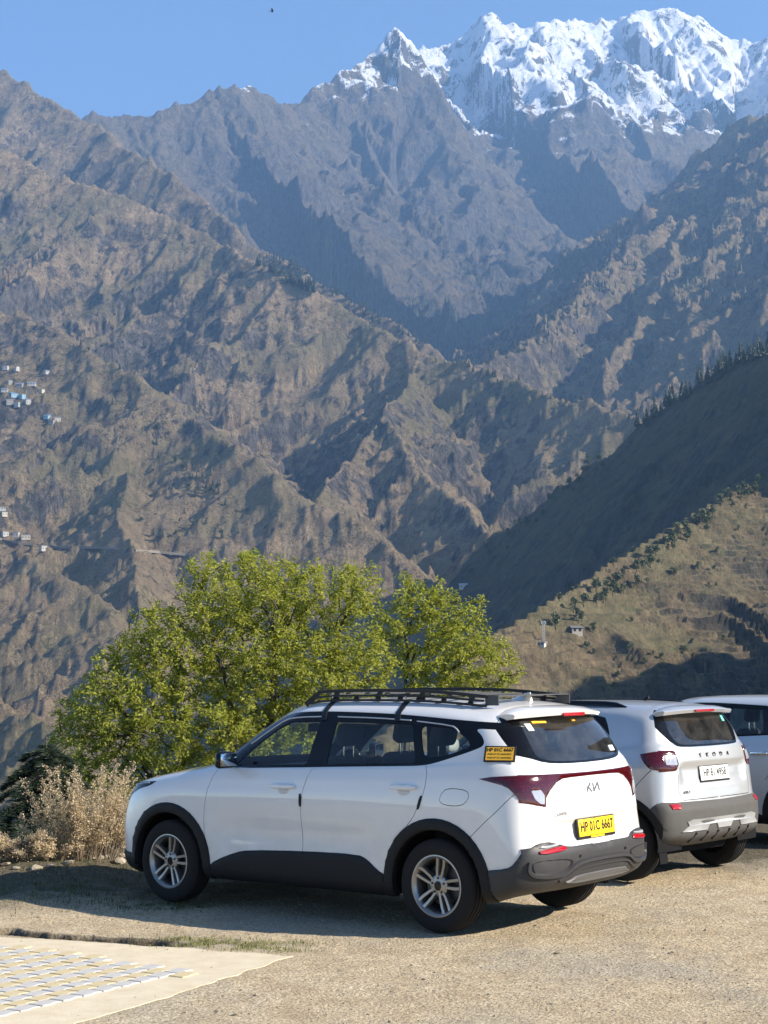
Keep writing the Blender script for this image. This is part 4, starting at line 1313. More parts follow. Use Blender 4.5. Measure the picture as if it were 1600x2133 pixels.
    # lamps
    sh.region('lamp', smooth_poly([(-1.765, 1.117), (-1.90, 1.138), (-2.20, 1.150), (-2.20, .90), (-2.085, .955), (-2.045, 1.015), (-1.985, 1.070), (-1.85, 1.100)], True, 1, (0, 2, 3)), 'side')
    sh.region('lamp', [(.95, 1.150), (.62, 1.146), (.40, 1.142), (-.02, 1.138), (-.02, 1.112), (.30, 1.110), (.40, 1.106), (.48, 1.082), (.56, 1.030), (.604, .985), (.618, .918), (.70, .935), (.95, .985)], 'rear')
    sh.region('lens', round_poly([(.630, .938), (.665, .942), (.705, .975), (.728, 1.035), (.650, 1.040), (.622, 1.00)], .008), 'rear')
    sh.region('headlight', smooth_poly([(1.58, .988), (1.80, .972), (2.02, .945), (2.30, .90), (2.30, .74), (2.07, .79), (1.97, .858), (1.80, .918), (1.63, .952)], True, 1, (0, 3, 4)), 'side')
    # cladding
    sh.region('side_cladding', smooth_poly([(.96, .18), (.93, .325), (.84, .382), (.62, .458), (.475, .483), (-.106, .510), (-.65, .518), (-.745, .488), (-.845, .412), (-.93, .38), (-.96, .18)], True, 1, (0, 10)), 'side')
    sh.region('bumper_front', [(1.78, .1), (1.80, .37), (2.4, .40), (2.4, .1)], 'side')
    sh.region('grille', [(-.02, .40), (.55, .42), (.60, .60), (.52, .84), (-.02, .86)], 'front')
    sh.region('bumper_rear', smooth_poly([(-1.78, .1), (-1.82, .478), (-2.00, .498), (-2.06, .535), (-2.12, .635), (-2.4, .70), (-2.4, .1)], True, 1, (0, 5, 6)), 'side')
    sh.region('bumper_rear', smooth_poly([(1.1, .62), (.80, .635), (.72, .672), (.63, .677), (.56, .660), (.47, .630), (.40, .622), (-.02, .620), (-.02, .1), (1.1, .1)], True, 1, (0, 7, 8, 9)), 'rear')
    for s in (1, -1):
        c = (1.39 * s, .335)
        a = circle(c, .488, 44)
        a = np.array([p for p in a])
        sh.region('arch', a, 'side')
        sh.region('arch', [(c[0] - .495, .10), (c[0] - .488, .34), (c[0] + .488, .34), (c[0] + .495, .10)], 'side')
    for s in (1, -1):
        sh.region('hole', circle((1.39 * s, .335), .405, 44), 'side')
        sh.region('hole', [(1.39 * s - .405, .05), (1.39 * s - .405, .335), (1.39 * s + .405, .335), (1.39 * s + .405, .05)], 'side')
    o = sh.classify()
    inner = [f for k in o for f in o[k] if k not in ('hole', 'glass_rear', 'glass_front_door', 'glass_rear_door', 'glass_quarter', 'windshield')]
    o['inner'] = inner
    sh.panel('inner', 'inner_shell', m_liner, root, -.016, .002, both=True)
    sh.panel('body', 'body', m_white, root, both=True)
    sh.panel('hood', 'hood', m_white, root, both=True)
    tgate = sh.panel('tailgate', 'tailgate', m_white, root, both=True)[0]
    doors = sh.panel('door_front', 'door', m_white, root, sides=(1, -1)) + sh.panel('door_rear', 'door', m_white, root, sides=(1, -1))
    sh.panel('trim', 'window_trim', m_gloss, root, -.002, .010, both=True)
    for rg in ('glass_front_door', 'glass_rear_door', 'glass_quarter'):
        sh.panel(rg, 'side_window', m_glass, root, -.006, .004, sides=(1, -1))
    sh.panel('glass_rear', 'rear_window', m_glassd, root, -.004, .004, both=True)
    sh.panel('windshield', 'windshield', m_glass, root, -.004, .004, both=True)
    sh.panel('lamp', 'tail_light', m_lamp, root, .006, .02, both=True, geo=True, soft=.4)
    sh.panel('lens', 'reversing_light', m_lens, root, .007, .02, sides=(1, -1))
    sh.panel('headlight', 'headlight', m_gloss, root, .003, .02, sides=(1, -1))
    sh.panel('side_cladding', 'side_cladding', m_clad, root, .012, .02, sides=(1, -1), geo=True, soft=.15)
    sh.panel('arch', 'wheel_arch_cladding', m_clad, root, .016, .03, pick=lambda c: c.x > 0, sides=(1, -1), geo=True, soft=.35)
    sh.panel('arch', 'wheel_arch_cladding', m_clad, root, .016, .03, pick=lambda c: c.x < 0, sides=(1, -1), geo=True, soft=.35)
    sh.panel('bumper_front', 'front_bumper', m_clad, root, .010, .03, sides=(1, -1), geo=True, soft=.3)
    sh.panel('grille', 'grille', m_gloss, root, .004, .02, both=True)
    rb = sh.panel('bumper_rear', 'rear_bumper', m_cladg, root, .016, .03, both=True, geo=True, soft=.3)[0]
    # ---- rear bumper relief
    def rim(pts, w, h, mat, nm, off=.016):
        strip_on(sh, 'rear', pts, w, h, off, True).build(nm, mat, rb, 40)
    # the two wings and the raised centre bar
    edge = [(.80, .545), (.81, .485), (.765, .448), (.60, .442), (.47, .452), (.36, .515), (.0, .519)]
    ed = smooth_poly(edge, False, 2)
    wing = smooth_poly([(.785, .548), (.62, .556), (.44, .545), (.39, .522), (.47, .468), (.60, .458), (.755, .462), (.79, .495)], True, 1)
    for s in (1, -1): plate_on(sh, 'rear', [(s * a, b) for a, b in wing], .003, .016).build('bumper_wing', m_clad, rb, 50)
    rim(ed, .034, .022, m_cladg, 'bumper_crease')
    rim(smooth_poly([(.54, .405), (.45, .425), (.36, .475), (.0, .479)], False, 2), .020, .014, m_cladg, 'bumper_crease')
    pl = smooth_poly([(.46, .392), (.40, .402), (.34, .425), (0, .428), (-.34, .425), (-.40, .402), (-.46, .392), (-.3, .380), (0, .378), (.3, .380)], True, 1)
    plate_on(sh, 'rear', pl, .012, .018).build('skid_plate', plain('dark_skid_plastic', (.11, .11, .112), .5, 0, .4, .15, 30, .1), rb, 50)
    for s in (1, -1):
        ref = [(s * y, z) for y, z in smooth_poly([(.735, .592), (.50, .600), (.465, .616), (.50, .624), (.735, .622)], True, 1)]
        plate_on(sh, 'rear', ref, .010, .020).build('rear_reflector', m_red, root, 40)
        trim = [(s * y, z) for y, z in smooth_poly([(.735, .628), (.52, .630), (.56, .648), (.70, .655)], True, 1)]
        plate_on(sh, 'rear', trim, .007, .018).build('reflector_trim', m_skid, rb, 40)
        for yy in (.32,):
            p, n = sh.hit('rear', s * yy, .555)
            m = MB(); m.lathe([(0, .002), (.009, .002), (.010, -.004)], 12, 'x'); m.build('parking_sensor', m_ink, rb, 40, p + n * .018)
    # ---- plate
    p, n = sh.hit('rear', 0, .735); 
    pr = bpy.data.objects.new('number_plate', None); link(pr, root)
    tilt = math.atan2(.03, .13)
    pr.location = (-2.214, 0.0, .735); pr.rotation_euler = (0, .10, 0)
    m = MB(); m.box((.006, 0, 0), (.020, .53, .150), None, .006); m.build('plate_frame', m_ink, pr, 40)
    m = MB(); m.box((-.0055, 0, .006), (.004, .505, .122), None, .0015); m.build('plate_panel', m_yellow, pr, 40)
    text('plate_lettering', 'HP 01C 6667', .098, m_ink, pr, (-.0085, 0, .008), (0, -1, 0), (0, 0, 1), .0008, bold=.0025, sx=.86)
    m = MB(); m.box((-.006, 0, -.065), (.003, .19, .011)); m.build('plate_strip', m_yellow, pr)
    # ---- badge, strokes
    bdg = bpy.data.objects.new('badge', None); link(bdg, tgate)
    def stroke(pts, w, nm='badge_stroke'):
        strip_on(sh, 'rear', pts, w, .005, .001).build(nm, m_badge, root, 40)
    bpy.data.objects.remove(bdg, do_unlink=True)
    zc, hh = 1.025, .030
    for pts in ([(.10, zc - hh), (.098, zc + hh * .3)], [(.098, zc - hh * .4), (.050, zc + hh)], [(.075, zc - hh * .05), (.035, zc - hh)], 
                [(.012, zc + hh), (.008, zc - hh)], [(.008, zc - hh), (-.055, zc + hh)], [(-.055, zc + hh), (-.072, zc - hh)]):
        strip_on(sh, 'rear', pts, .013, .006, .001).build('badge_stroke', m_badge, tgate, 40)
    p, n = sh.hit('rear', .47, .865)
    text('model_lettering', 'Carens', .046, m_badge, tgate, p + n * .012, (0, -1, 0), (0, 0, 1), .0015, space=1.05)
    # wiper and camera nub
    m = MB(); m.box((-2.205, .02, .800), (.02, .05, .018), None, .006); m.build('reversing_camera', m_ink, tgate, 40)
    # ---- spoiler
    m = MB()
    n_ = 13; V = []
    for i in range(n_):
        yy = -.60 + 1.20 * i / (n_ - 1); t_ = abs(yy) / .60
        xt = -2.045 + .135 * t_ ** 2.2; xf = -1.80 + .05 * t_ ** 2
        hfr, _ = sh.hit('top', xf, yy if abs(yy) > 1e-3 else .001)
        zt = 1.588 - .022 * t_ ** 2
        V += [(xf, yy, hfr.z + .004), ((xf + xt) / 2, yy, (hfr.z + zt) / 2 + .012), (xt + .012, yy, zt + .004), (xt, yy, zt - .006), (xt + .012, yy, zt - .030), (xt + .10, yy * .98, zt - .042), (xf + .02, yy * .97, hfr.z - .05)]
    F = [(i * 7 + j, (i + 1) * 7 + j, (i + 1) * 7 + (j + 1) % 7, i * 7 + (j + 1) % 7) for i in range(n_ - 1) for j in range(7)] + [tuple(range(7)), tuple((n_ - 1) * 7 + j for j in range(7))]
    m.add(V, F); m.build('rear_spoiler', m_white, root, 50)
    m = MB(); m.box((-2.042, 0, 1.560), (.014, .30, .026), None, .005); m.build('brake_light', m_red, root, 40)
    # shark fin
    m = MB(); V = []
    for x_, w_, z_ in ((-1.46, .002, .0), (-1.52, .022, .018), (-1.58, .026, .042), (-1.635, .018, .066), (-1.655, .010, .070), (-1.668, .012, .03), (-1.675, .016, 0)):
        h_, _ = sh.hit('top', x_, .002)
        V += [(x_, -w_ - .006, h_.z - .004), (x_, -w_ * .35, h_.z + z_), (x_, w_ * .35, h_.z + z_), (x_, w_ + .006, h_.z - .004)]
    F = [(i * 4 + j, i * 4 + j + 1, (i + 1) * 4 + j + 1, (i + 1) * 4 + j) for i in range(6) for j in range(3)]
    m.add(V, F); m.build('antenna_fin', m_white, root, 60)
    # ---- wind deflectors with a bright edge
    for s in (1, -1):
        for pts in ([(.60, 1.315), (.42, 1.43), (.27, 1.515), (.10, 1.535), (-.15, 1.542)], [(-.30, 1.542), (-.70, 1.536), (-1.03, 1.522)], [(-1.09, 1.516), (-1.42, 1.488), (-1.47, 1.465), (-1.50, 1.44)]):
            mm = strip_on(sh, 'side', smooth_poly(pts, False, 1), .010, .006, .0)
            if s < 0: mm.V = [(v[0], -v[1], v[2]) for v in mm.V]
            mm.build('wind_deflector_edge', plain('pale_trim', (.50, .52, .55), .4), root, 50)
    # ---- handles, guards, mirrors
    for d_, (xc, zc_) in zip((doors[0], doors[1], doors[2], doors[3]), ((.10, .995), (.10, .995), (-1.10, 1.03), (-1.10, 1.03))):
        s = 1 if d_ in (doors[0], doors[2]) else -1
        hd = smooth_poly([(xc + .125, zc_), (xc + .11, zc_ + .022), (xc - .11, zc_ + .024), (xc - .125, zc_ + .004), (xc - .11, zc_ - .016), (xc + .11, zc_ - .018)], True, 2)
        mm = plate_on(sh, 'side', hd, .032, .0, inset=.3)
        shade_pad = plate_on(sh, 'side', smooth_poly([(xc + .06, zc_ - .01), (xc - .06, zc_ - .01), (xc - .05, zc_ - .045), (xc, zc_ - .058), (xc + .05, zc_ - .045)], True, 2), .0015, .0)  # thin grey pad, its colour painting the shade of a hollow under the handle
        if s < 0: mm.V = [(v[0], -v[1], v[2]) for v in mm.V]; shade_pad.V = [(v[0], -v[1], v[2]) for v in shade_pad.V]
        mm.build('door_handle', m_white, d_, 60); shade_pad.build('handle_recess_shade', plain('handle_shade_grey', (.50, .50, .51), .35), d_, 60)
        gx_, gzz = ((-.082, .90) if xc > 0 else (-1.235, .93))
        sl = .10 if xc > 0 else -.5
        gu = smooth_poly([(gx_ - .012 - sl * .0, gzz - .05), (gx_ + .010, gzz - .05), (gx_ + .012 - (0 if xc > 0 else .035), gzz + .05), (gx_ - .008 - (0 if xc > 0 else .035), gzz + .05)], True, 1)
        mm = plate_on(sh, 'side', gu, .010, .0)
        if s < 0: mm.V = [(v[0], -v[1], v[2]) for v in mm.V]
        mm.build('door_guard', m_clad, d_, 50)
    for s in (1, -1):
        m = MB()
        m.box((.655, s * .965, 1.195), (.085, .19, .135), Matrix.Rotation(s * -.2, 3, 'Z'), .035, (.8, .9))
        m.tube([(.70, s * .80, 1.155), (.68, s * .90, 1.165)], .022, 8)
        mo = m.build('wing_mirror', m_gloss, root, 60)
        m = MB(); m.box((.609, s * .972, 1.197), (.004, .155, .10), Matrix.Rotation(s * -.2, 3, 'Z'), .0015); m.build('mirror_glass', m_mirror, mo, 60)
    # ---- headlight daylight strip
    mm = strip_on(sh, 'side', [(1.66, .970), (1.80, .955), (1.93, .938)], .012, .006, .004); mm.build('daylight_strip', m_lens, root, 40)
    # ---- wheels and wells
    for xw in (1.39, -1.39):
        for s in (1, -1):
            wheel(root, xw, s * .785, .337, .337, .218, .205, 5, s)
            m = MB(); m.arch([(.408, s * .885), (.425, s * .80), (.425, s * .50), (.02, s * .50)], 28, (xw, 0, .335)); m.build('wheel_well', m_liner, root, 40)
    # ---- underbody, cabin
    m = MB(); m.box((.1, 0, .265), (3.7, 1.0, .07)); m.box((-.0, 0, .262), (1.9, 1.56, .06)); m.build('underbody', m_liner, root)
    m = MB(); m.tube([(-1.39, -.75, .30), (-1.39, .75, .30)], .035, 8); m.tube([(-2.0, -.5, .285), (-1.6, -.45, .28), (-.5, -.3, .25)], .03, 8); m.box((-1.90, -.35, .33), (.25, .5, .10), None, .04); m.build('exhaust', m_liner, root, 40)
    for s in (1, -1):
        seat(root, .06, s * .37, .58)
    seat(root, -.86, 0, .60, 1.22, .60, .25)
    seat(root, -1.60, 0, .66, 1.15, .50, .18)
    m = MB(); m.box((.82, 0, .98), (.42, 1.36, .26), None, .08); m.build('dashboard', m_seat, root, 50)
    m = MB()
    ring = [(.0 + .10 * .35 * math.sin(a), .185 * math.cos(a), .185 * math.sin(a)) for a in np.linspace(0, 2 * math.pi, 25)]
    m.tube(ring, .014, 8, False); m.box((.03, 0, 0), (.05, .12, .09), None, .02); m.tube([(0, -.18, 0), (.02, 0, 0), (0, .18, 0)], .012, 6)
    m.build('steering_wheel', m_cream, root, 60, (.50, -.37, 1.06), (0, -.40, 0))
    m = MB(); m.box((.50, 0, 1.43), (.03, .24, .07), None, .012); m.tube([(.52, 0, 1.46), (.56, 0, 1.52)], .008, 6); m.build('rear_view_mirror', m_seat, root, 50)
    # pale pillar and roof lining
    o['lining'] = [f for f in o.get('body', []) + o.get('trim', []) if f.calc_center_median().z > 1.5]
    sh.panel('lining', 'roof_lining', m_cream, root, -.030, .002, both=True)
    # ---- permit placard and stickers
    hp, hn = sh.hit('side', -1.89, 1.288)
    pe = bpy.data.objects.new('permit_placard', None); link(pe, root)
    xd = Vector((0, 0, 1)).cross(hn).normalized(); yd = hn.cross(xd)
    mt = Matrix((xd, yd, hn)).transposed().to_4x4(); mt.translation = hp + hn * .010; pe.matrix_local = mt
    m = MB(); m.box((0, 0, 0), (.235, .125, .010), None, .004); m.build('placard_frame', m_ink, pe, 40)
    m = MB(); m.box((0, 0, .0052), (.205, .100, .002)); m.build('placard_panel', plain('amber_placard', (.62, .34, .02), .5), pe)
    text('placard_lettering', 'HP 01C 6667', .036, m_ink, pe, (0, .029, .0068), (1, 0, 0), (0, 1, 0), .0005, bold=.001)
    text('placard_lettering', 'PASS UP TO 26/04/2027', .0175, m_ink, pe, (0, -.004, .0068), (1, 0, 0), (0, 1, 0), .0004)
    text('placard_lettering', 'PASS UP TO 26/04/2026', .0175, m_ink, pe, (0, -.032, .0068), (1, 0, 0), (0, 1, 0), .0004)
    for (yy, zz_, w_, h_, mt_) in ((.33, 1.508, .17, .014, m_amber), (-.14, 1.512, .05, .013, m_amber), (.475, 1.475, .06, .05, m_sticker), (-.50, 1.290, .085, .040, m_sticker)):
        ol = [(yy - w_ / 2, zz_ - h_ / 2), (yy + w_ / 2, zz_ - h_ / 2), (yy + w_ / 2, zz_ + h_ / 2), (yy - w_ / 2, zz_ + h_ / 2)]
        plate_on(sh, 'rear', ol, .0015, .001).build('window_sticker', mt_, root)
    # ---- roof rack
    rk = bpy.data.objects.new('roof_rack', None); link(rk, root)
    m_rack = plain('black_rack_steel', (.007, .007, .008), .5, 0, .35, .2, 50)
    def zr(x, y): return sh.hit('top', x, y)[0].z
    for s in (1, -1):
        y_ = .50 * s
        x0, x1 = .14, -1.60
        xs_ = np.linspace(x0 - .09, x1, 12)
        top = [(x0 - .02, y_ * 1.0, zr(x0, abs(y_)) + .045)] + [(x, y_, zr(x, abs(y_)) + .088 - .012 * max(0, (-x - 1.0))) for x in xs_]
        m = MB(); m.tube(top, .0, 4, True, (.013, .012)); m.build('top_rail', m_rack, rk)
        lowr = [(x, y_ * 1.03, zr(x, abs(y_)) + .012) for x in np.linspace(x0 + .03, x1, 14)]
        m = MB(); m.tube(lowr, 0, 4, True, (.010, .009)); m.build('lower_rail', m_rack, rk)
        midr = [(x, y_ * 1.015, zr(x, abs(y_)) + .048) for x in np.linspace(x0 - .04, x1 + .03, 12)]
        m = MB(); m.tube(midr, 0, 4, True, (.010, .008)); m.build('middle_rail', m_rack, rk)
        m = MB(); m.tube([(x0 + .04, y_ * 1.03, zr(x0, abs(y_)) + .006), (x0 - .08, y_, zr(x0, abs(y_)) + .086)], 0, 4, True, (.010, .020)); m.build('front_brace', m_rack, rk)
        for x in (-.12, -.34, -.56, -.78, -.98, -1.20, -1.45):
            z0 = zr(x, abs(y_))
            wide = .030 if x in (-.12, -.98) else .016
            m = MB(); V = [(x + wide * 1.7, y_ * 1.03, z0 + .006), (x - wide * 1.7, y_ * 1.03, z0 + .006), (x - wide, y_ * 1.0, z0 + .052), (x + wide, y_ * 1.0, z0 + .052)]
            V2 = [(a, b - s * .014, c) for a, b, c in V]
            m.add(V + V2, [(0, 1, 2, 3), (7, 6, 5, 4), (0, 1, 5, 4), (1, 2, 6, 5), (2, 3, 7, 6), (3, 0, 4, 7)]); m.build('upright', m_rack, rk)
            if x in (-.12, -.56, -.98, -1.45):
                m = MB(); V = [(x + .022, y_, z0 + .05), (x - .022, y_, z0 + .05), (x - .05, y_ * .995, z0 + .086), (x - .0, y_ * .995, z0 + .086)]
                V2 = [(a, b - s * .012, c) for a, b, c in V]; m.add(V + V2, [(0, 1, 2, 3), (7, 6, 5, 4), (0, 1, 5, 4), (1, 2, 6, 5), (2, 3, 7, 6), (3, 0, 4, 7)]); m.build('upright', m_rack, rk)
        # straps over the roof edge down to the window line
        for xs0, xs1 in ((-.105, -.165), (-.845, -.905)):
            pts = [(xs0, .545), (xs0 - .01, .60)]
            P_ = []
            for yy in (.50, .545, .585, .615): 
                h_, n_ = sh.hit('top', xs0 - (yy - .5) * .35, yy); P_.append(h_ + n_ * .006)
            for zz_ in (1.575, 1.545, 1.51):
                h_, n_ = sh.hit('side', xs1 + (zz_ - 1.51) * .3, zz_); P_.append(h_ + n_ * .007)
            if s < 0: P_ = [Vector((p_.x, -p_.y, p_.z)) for p_ in P_]
            V = []
            for p_ in P_: V += [p_ + Vector((.026, 0, 0)), p_ - Vector((.026, 0, 0))]
            V2 = [v - Vector((0, s * .012, .010)) for v in V]
            k = len(V)
            F = [(2 * i, 2 * i + 1, 2 * i + 3, 2 * i + 2) for i in range(len(P_) - 1)] + [(k + 2 * i, k + 2 * i + 2, k + 2 * i + 3, k + 2 * i + 1) for i in range(len(P_) - 1)]
            F += [(2 * i, 2 * i + 2, k + 2 * i + 2, k + 2 * i) for i in range(len(P_) - 1)] + [(2 * i + 1, k + 2 * i + 1, k + 2 * i + 3, 2 * i + 3) for i in range(len(P_) - 1)]
            m = MB(); m.add(V + V2, F); m.build('clamp_bracket', m_rack, rk, 50)
            p_ = P_[0] + Vector((0, s * .012, .03)); m = MB(); m.lathe([(0, s * .006), (.009, s * .005), (.011, 0)], 10, 'y', tuple(p_)); m.build('bolt', m_alloy, rk, 40)
    for x in (-.05, -.25, -.45, -.65, -.85, -1.05, -1.25, -1.45):
        m = MB(); pts = [(x, yy, zr(x, max(.01, abs(yy))) * 0 + zr(x, .45) + .058) for yy in (-.50, 0, .50)]; m.tube(pts, 0, 4, True, (.022, .006)); m.build('slat', plain('grey_rack_slat', (.05, .05, .052), .5, .1), rk)
    m = MB(); m.tube([(.05, -.50, zr(.05, .45) + .088), (.05, .50, zr(.05, .45) + .088)], 0, 4, True, (.012, .012)); m.build('front_rail', m_rack, rk)
    m_defl = plain('grey_deflector_plate', (.06, .06, .062), .55, .1, .4, .15, 60, .1)
    V = [(-1.58, .49, zr(-1.58, .45) + .012), (-1.70, .49, zr(-1.6, .45) + .004), (-1.70, .46, zr(-1.6, .45) + .075), (-1.58, .46, zr(-1.58, .45) + .085)]
    m = MB(); m.box((-1.64, .495, zr(-1.6, .45) + .042), (.12, .008, .075)); m.box((-1.645, 0, zr(-1.6, .45) + .076), (.10, .99, .008)); m.box((-1.64, -.495, zr(-1.6, .45) + .042), (.12, .008, .075)); m.build('rear_deflector', m_defl, rk)
    root['body_ready'] = 1
    del root['body_ready']
    sh.bm.free()
    return root
KIA = build_kia()
# ================================================================== THE OTHER CARS
def remap_rows(rows, xk, xv, zk, zv, ys=1.0):
    A = np.array(rows, float)
    A[..., 0] = np.interp(A[..., 0], xk, xv)
    A[..., 2] = np.interp(A[..., 2], zk, zv)
    A[..., 1] *= ys
    return A

def build_compact(name, label, pos, ang, mat, xr, xf, wb, kind):
    """upright hatch-backed car; kind 'badge' has the full rear, 'plain' is the half hidden one"""
    root = empty(name, pos, ang)
    tag(root, label, 'car', 'cars parked on the gravel terrace')
    h = wb / 2
    rows = remap_rows(kia_rows(), [-2.24, -2.0, -1.39, 1.39, 2.28], [xr, xr + .20, -h, h, xf], [0, .62, 1.15, 1.25, 1.69], [0, .62, 1.13, 1.225, 1.605], .985)
    def deform(B):
        B = B.copy(); x, y, z = B[..., 0], B[..., 1], B[..., 2]
        rear = smooth01(xr + .22, xr + .12, x)
        k = smooth01(1.045, 1.02, z) * smooth01(.84, .875, z) * smooth01(.62, .50, np.abs(y))
        B[..., 0] += rear * k * .035
        k = smooth01(.70, .66, z) * smooth01(.33, .42, z)
        B[..., 0] -= rear * k * .03
        s = smooth01(.6, .8, np.abs(y))
        B[..., 1] += s * .008 * np.exp(-((z - 1.02) / .05) ** 2)
        return B
    sh = Shell(rows, 3, deform, .034, 2)
    q = h - 1.283          # shift of the rear wheel against the small car
    dlo = smooth_poly([(.98, 1.105), (.4, 1.11), (-.2, 1.135), (-1.02 - q, 1.185), (-1.135 - q, 1.215), (-1.09 - q, 1.36), (-1.00 - q, 1.485), (-.3, 1.525), (.05, 1.525), (.27, 1.495), (.70, 1.285)], True, 1, (0, 1, 2, 3))
    bx_ = -.12
    gaps = [[(.86, 1.09), (.93, .9), (.95, .6), (.91, .30)], [(bx_ - .05, 1.13), (bx_, .9), (bx_, .30)], [(-1.00 - q, 1.185), (-1.06 - q, 1.05), (-1.0 - q, .86), (-.88 - q, .70)]]
    G_ = [smooth_poly(g, False, 2) for g in gaps]
    sh.region('door_front', np.concatenate([G_[0], G_[1][::-1]]), 'side')
    sh.region('door_rear', np.concatenate([G_[1], [(-.86 - q, .30), (-.87 - q, .70)], G_[2][::-1]]), 'side')
    for g in G_: sh.region('gap', band(g, .006), 'side')
    sh.region('gap', band(smooth_poly([(-h - .13, .80), (-h - .22, .90), (-h - .32, 1.0)], False, 1), .006), 'side')
    sh.region('tailgate', [(-.02, .72), (.60, .72), (.635, .80), (.60, .97), (.60, 1.17), (.66, 1.22), (.66, 1.6), (-.02, 1.6)], 'rear')
    sh.region('gap', band([(.02, .722), (.58, .722), (.625, .80), (.60, .95)], .006), 'rear')
    sh.region('trim', dlo, 'side')
    sh.region('trim', smooth_poly([(-.02, 1.185), (.45, 1.188), (.56, 1.205), (.68, 1.36), (.66, 1.50), (.5, 1.53), (-.02, 1.535)], True, 1, (0, 6)), 'rear')
    sh.region('glass_rear', smooth_poly([(-.02, 1.205), (.40, 1.208), (.50, 1.225), (.545, 1.30), (.52, 1.48), (.46, 1.50), (-.02, 1.505)], True, 2, (0, 6)), 'rear')
    sh.region('glass_front_door', round_poly([(.70, 1.125), (bx_ + .04, 1.15), (bx_ - .01, 1.475), (.17, 1.47), (.50, 1.30)], .03), 'side')
    sh.region('glass_rear_door', round_poly([(bx_ - .08, 1.155), (-.97 - q, 1.205), (-.90 - q, 1.45), (bx_ - .10, 1.475)], .03), 'side')
    wsh = [(1.172, -.02), (1.163, .20), (1.125, .385), (1.075, .54), (.985, .66), (.80, .640), (.55, .585), (.33, .515), (.39, .43), (.425, .30), (.445, .15), (.455, -.02)]
    k = h / 1.39
    sh.region('windshield', [(x * k, y * .97) for x, y in wsh], 'top')
    sh.region('lamp', smooth_poly([(-h - .19, 1.155), (xr - .2, 1.168), (xr - .2, .975), (-h - .33, .985), (-h - .24, 1.07)], True, 1, (1, 2)), 'side')
    sh.region('lamp', round_poly([(.95, 1.168), (.60, 1.165), (.59, 1.04), (.63, .985), (.95, .975)], .02), 'rear')
    sh.region('lens', round_poly([(.612, 1.035), (.735, 1.04), (.735, 1.125), (.612, 1.125)], .012), 'rear')
    sh.region('cladding', smooth_poly([(h, .1), (.80, .36), (.7, .40), (-.6, .42), (-.8, .37), (-h, .1)], True, 1, (0, 5)), 'side')
    sh.region('bumper_rear', [(-h, .1), (-h - .05, .66), (-h - .16, .64), (-h - .235, .590), (-h - .30, .645), (-h - .37, .705), (xr - .3, .712), (xr - .3, .1)], 'side')
    sh.region('bumper_rear', [(1.1, .712), (.70, .712), (-.02, .700), (-.02, .1), (1.1, .1)], 'rear')
    sh.region('bumper_front', [(h + .30, .1), (h + .36, .44), (2.6, .47), (2.6, .1)], 'side')
    for s in (1, -1):
        sh.region('arch', circle((h * s, .325), .455, 36), 'side')
        sh.region('arch', [(h * s - .455, .1), (h * s - .455, .33), (h * s + .455, .33), (h * s + .455, .1)], 'side')
    for s in (1, -1):
        sh.region('hole', circle((h * s, .325), .388, 36), 'side')
        sh.region('hole', [(h * s - .388, .05), (h * s - .388, .325), (h * s + .388, .325), (h * s + .388, .05)], 'side')
    o = sh.classify()
    o['inner'] = [f for k_ in o for f in o[k_] if k_ not in ('hole', 'glass_rear', 'glass_front_door', 'glass_rear_door', 'windshield')]
    sh.panel('inner', 'inner_shell', m_liner, root, -.016, .002, both=True)
    sh.panel('body', 'body', mat, root, both=True)
    tg = sh.panel('tailgate', 'tailgate', mat, root, both=True)[0]
    doors = sh.panel('door_front', 'door', mat, root, sides=(1, -1)) + sh.panel('door_rear', 'door', mat, root, sides=(1, -1))
    sh.panel('trim', 'window_trim', m_gloss, root, -.002, .010, both=True)
    for rg in ('glass_front_door', 'glass_rear_door'): sh.panel(rg, 'side_window', m_glass, root, -.006, .004, sides=(1, -1))
    sh.panel('glass_rear', 'rear_window', m_glassd, root, -.004, .004, both=True)
    sh.panel('windshield', 'windshield', m_glass, root, -.004, .004, both=True)
    sh.panel('lamp', 'tail_light', m_lamp, root, .008, .02, sides=(1, -1), geo=True, soft=.4)
    sh.panel('lens', 'reversing_light', m_lens, root, .010, .02, sides=(1, -1))
    sh.panel('cladding', 'side_cladding', m_clad, root, .010, .02, sides=(1, -1), geo=True, soft=.2)
    sh.panel('arch', 'wheel_arch_cladding', m_clad, root, .012, .03, pick=lambda c: c.x > 0, sides=(1, -1), geo=True, soft=.4)
    sh.panel('arch', 'wheel_arch_cladding', m_clad, root, .012, .03, pick=lambda c: c.x < 0, sides=(1, -1), geo=True, soft=.4)
    m_bump = plain('dusty_bumper_plastic', (.065, .063, .060), .7, 0, .3, .3, 14, .1)
    rb = sh.panel('bumper_rear', 'rear_bumper', m_bump, root, .010, .03, both=True, geo=True, soft=.4)[0]
    sh.panel('bumper_front', 'front_bumper', m_clad, root, .010, .03, sides=(1, -1), geo=True, soft=.4)
    # spoiler
    m = MB(); n_ = 11; V = []
    for i in range(n_):
        yy = -.60 + 1.2 * i / (n_ - 1); t_ = abs(yy) / .6
        xt = xr + .135 + .06 * t_ ** 2; x0 = xr + .33
        hz = sh.hit('top', x0, yy if abs(yy) > 1e-3 else .001)[0].z; zt = 1.530 - .02 * t_ ** 2
        V += [(x0, yy, hz + .004), ((x0 + xt) / 2, yy, (hz + zt) / 2 + .014), (xt + .01, yy, zt + .005), (xt, yy, zt - .006), (xt + .015, yy, zt - .035), (xt + .10, yy * .98, zt - .045), (x0, yy * .97, hz - .06)]
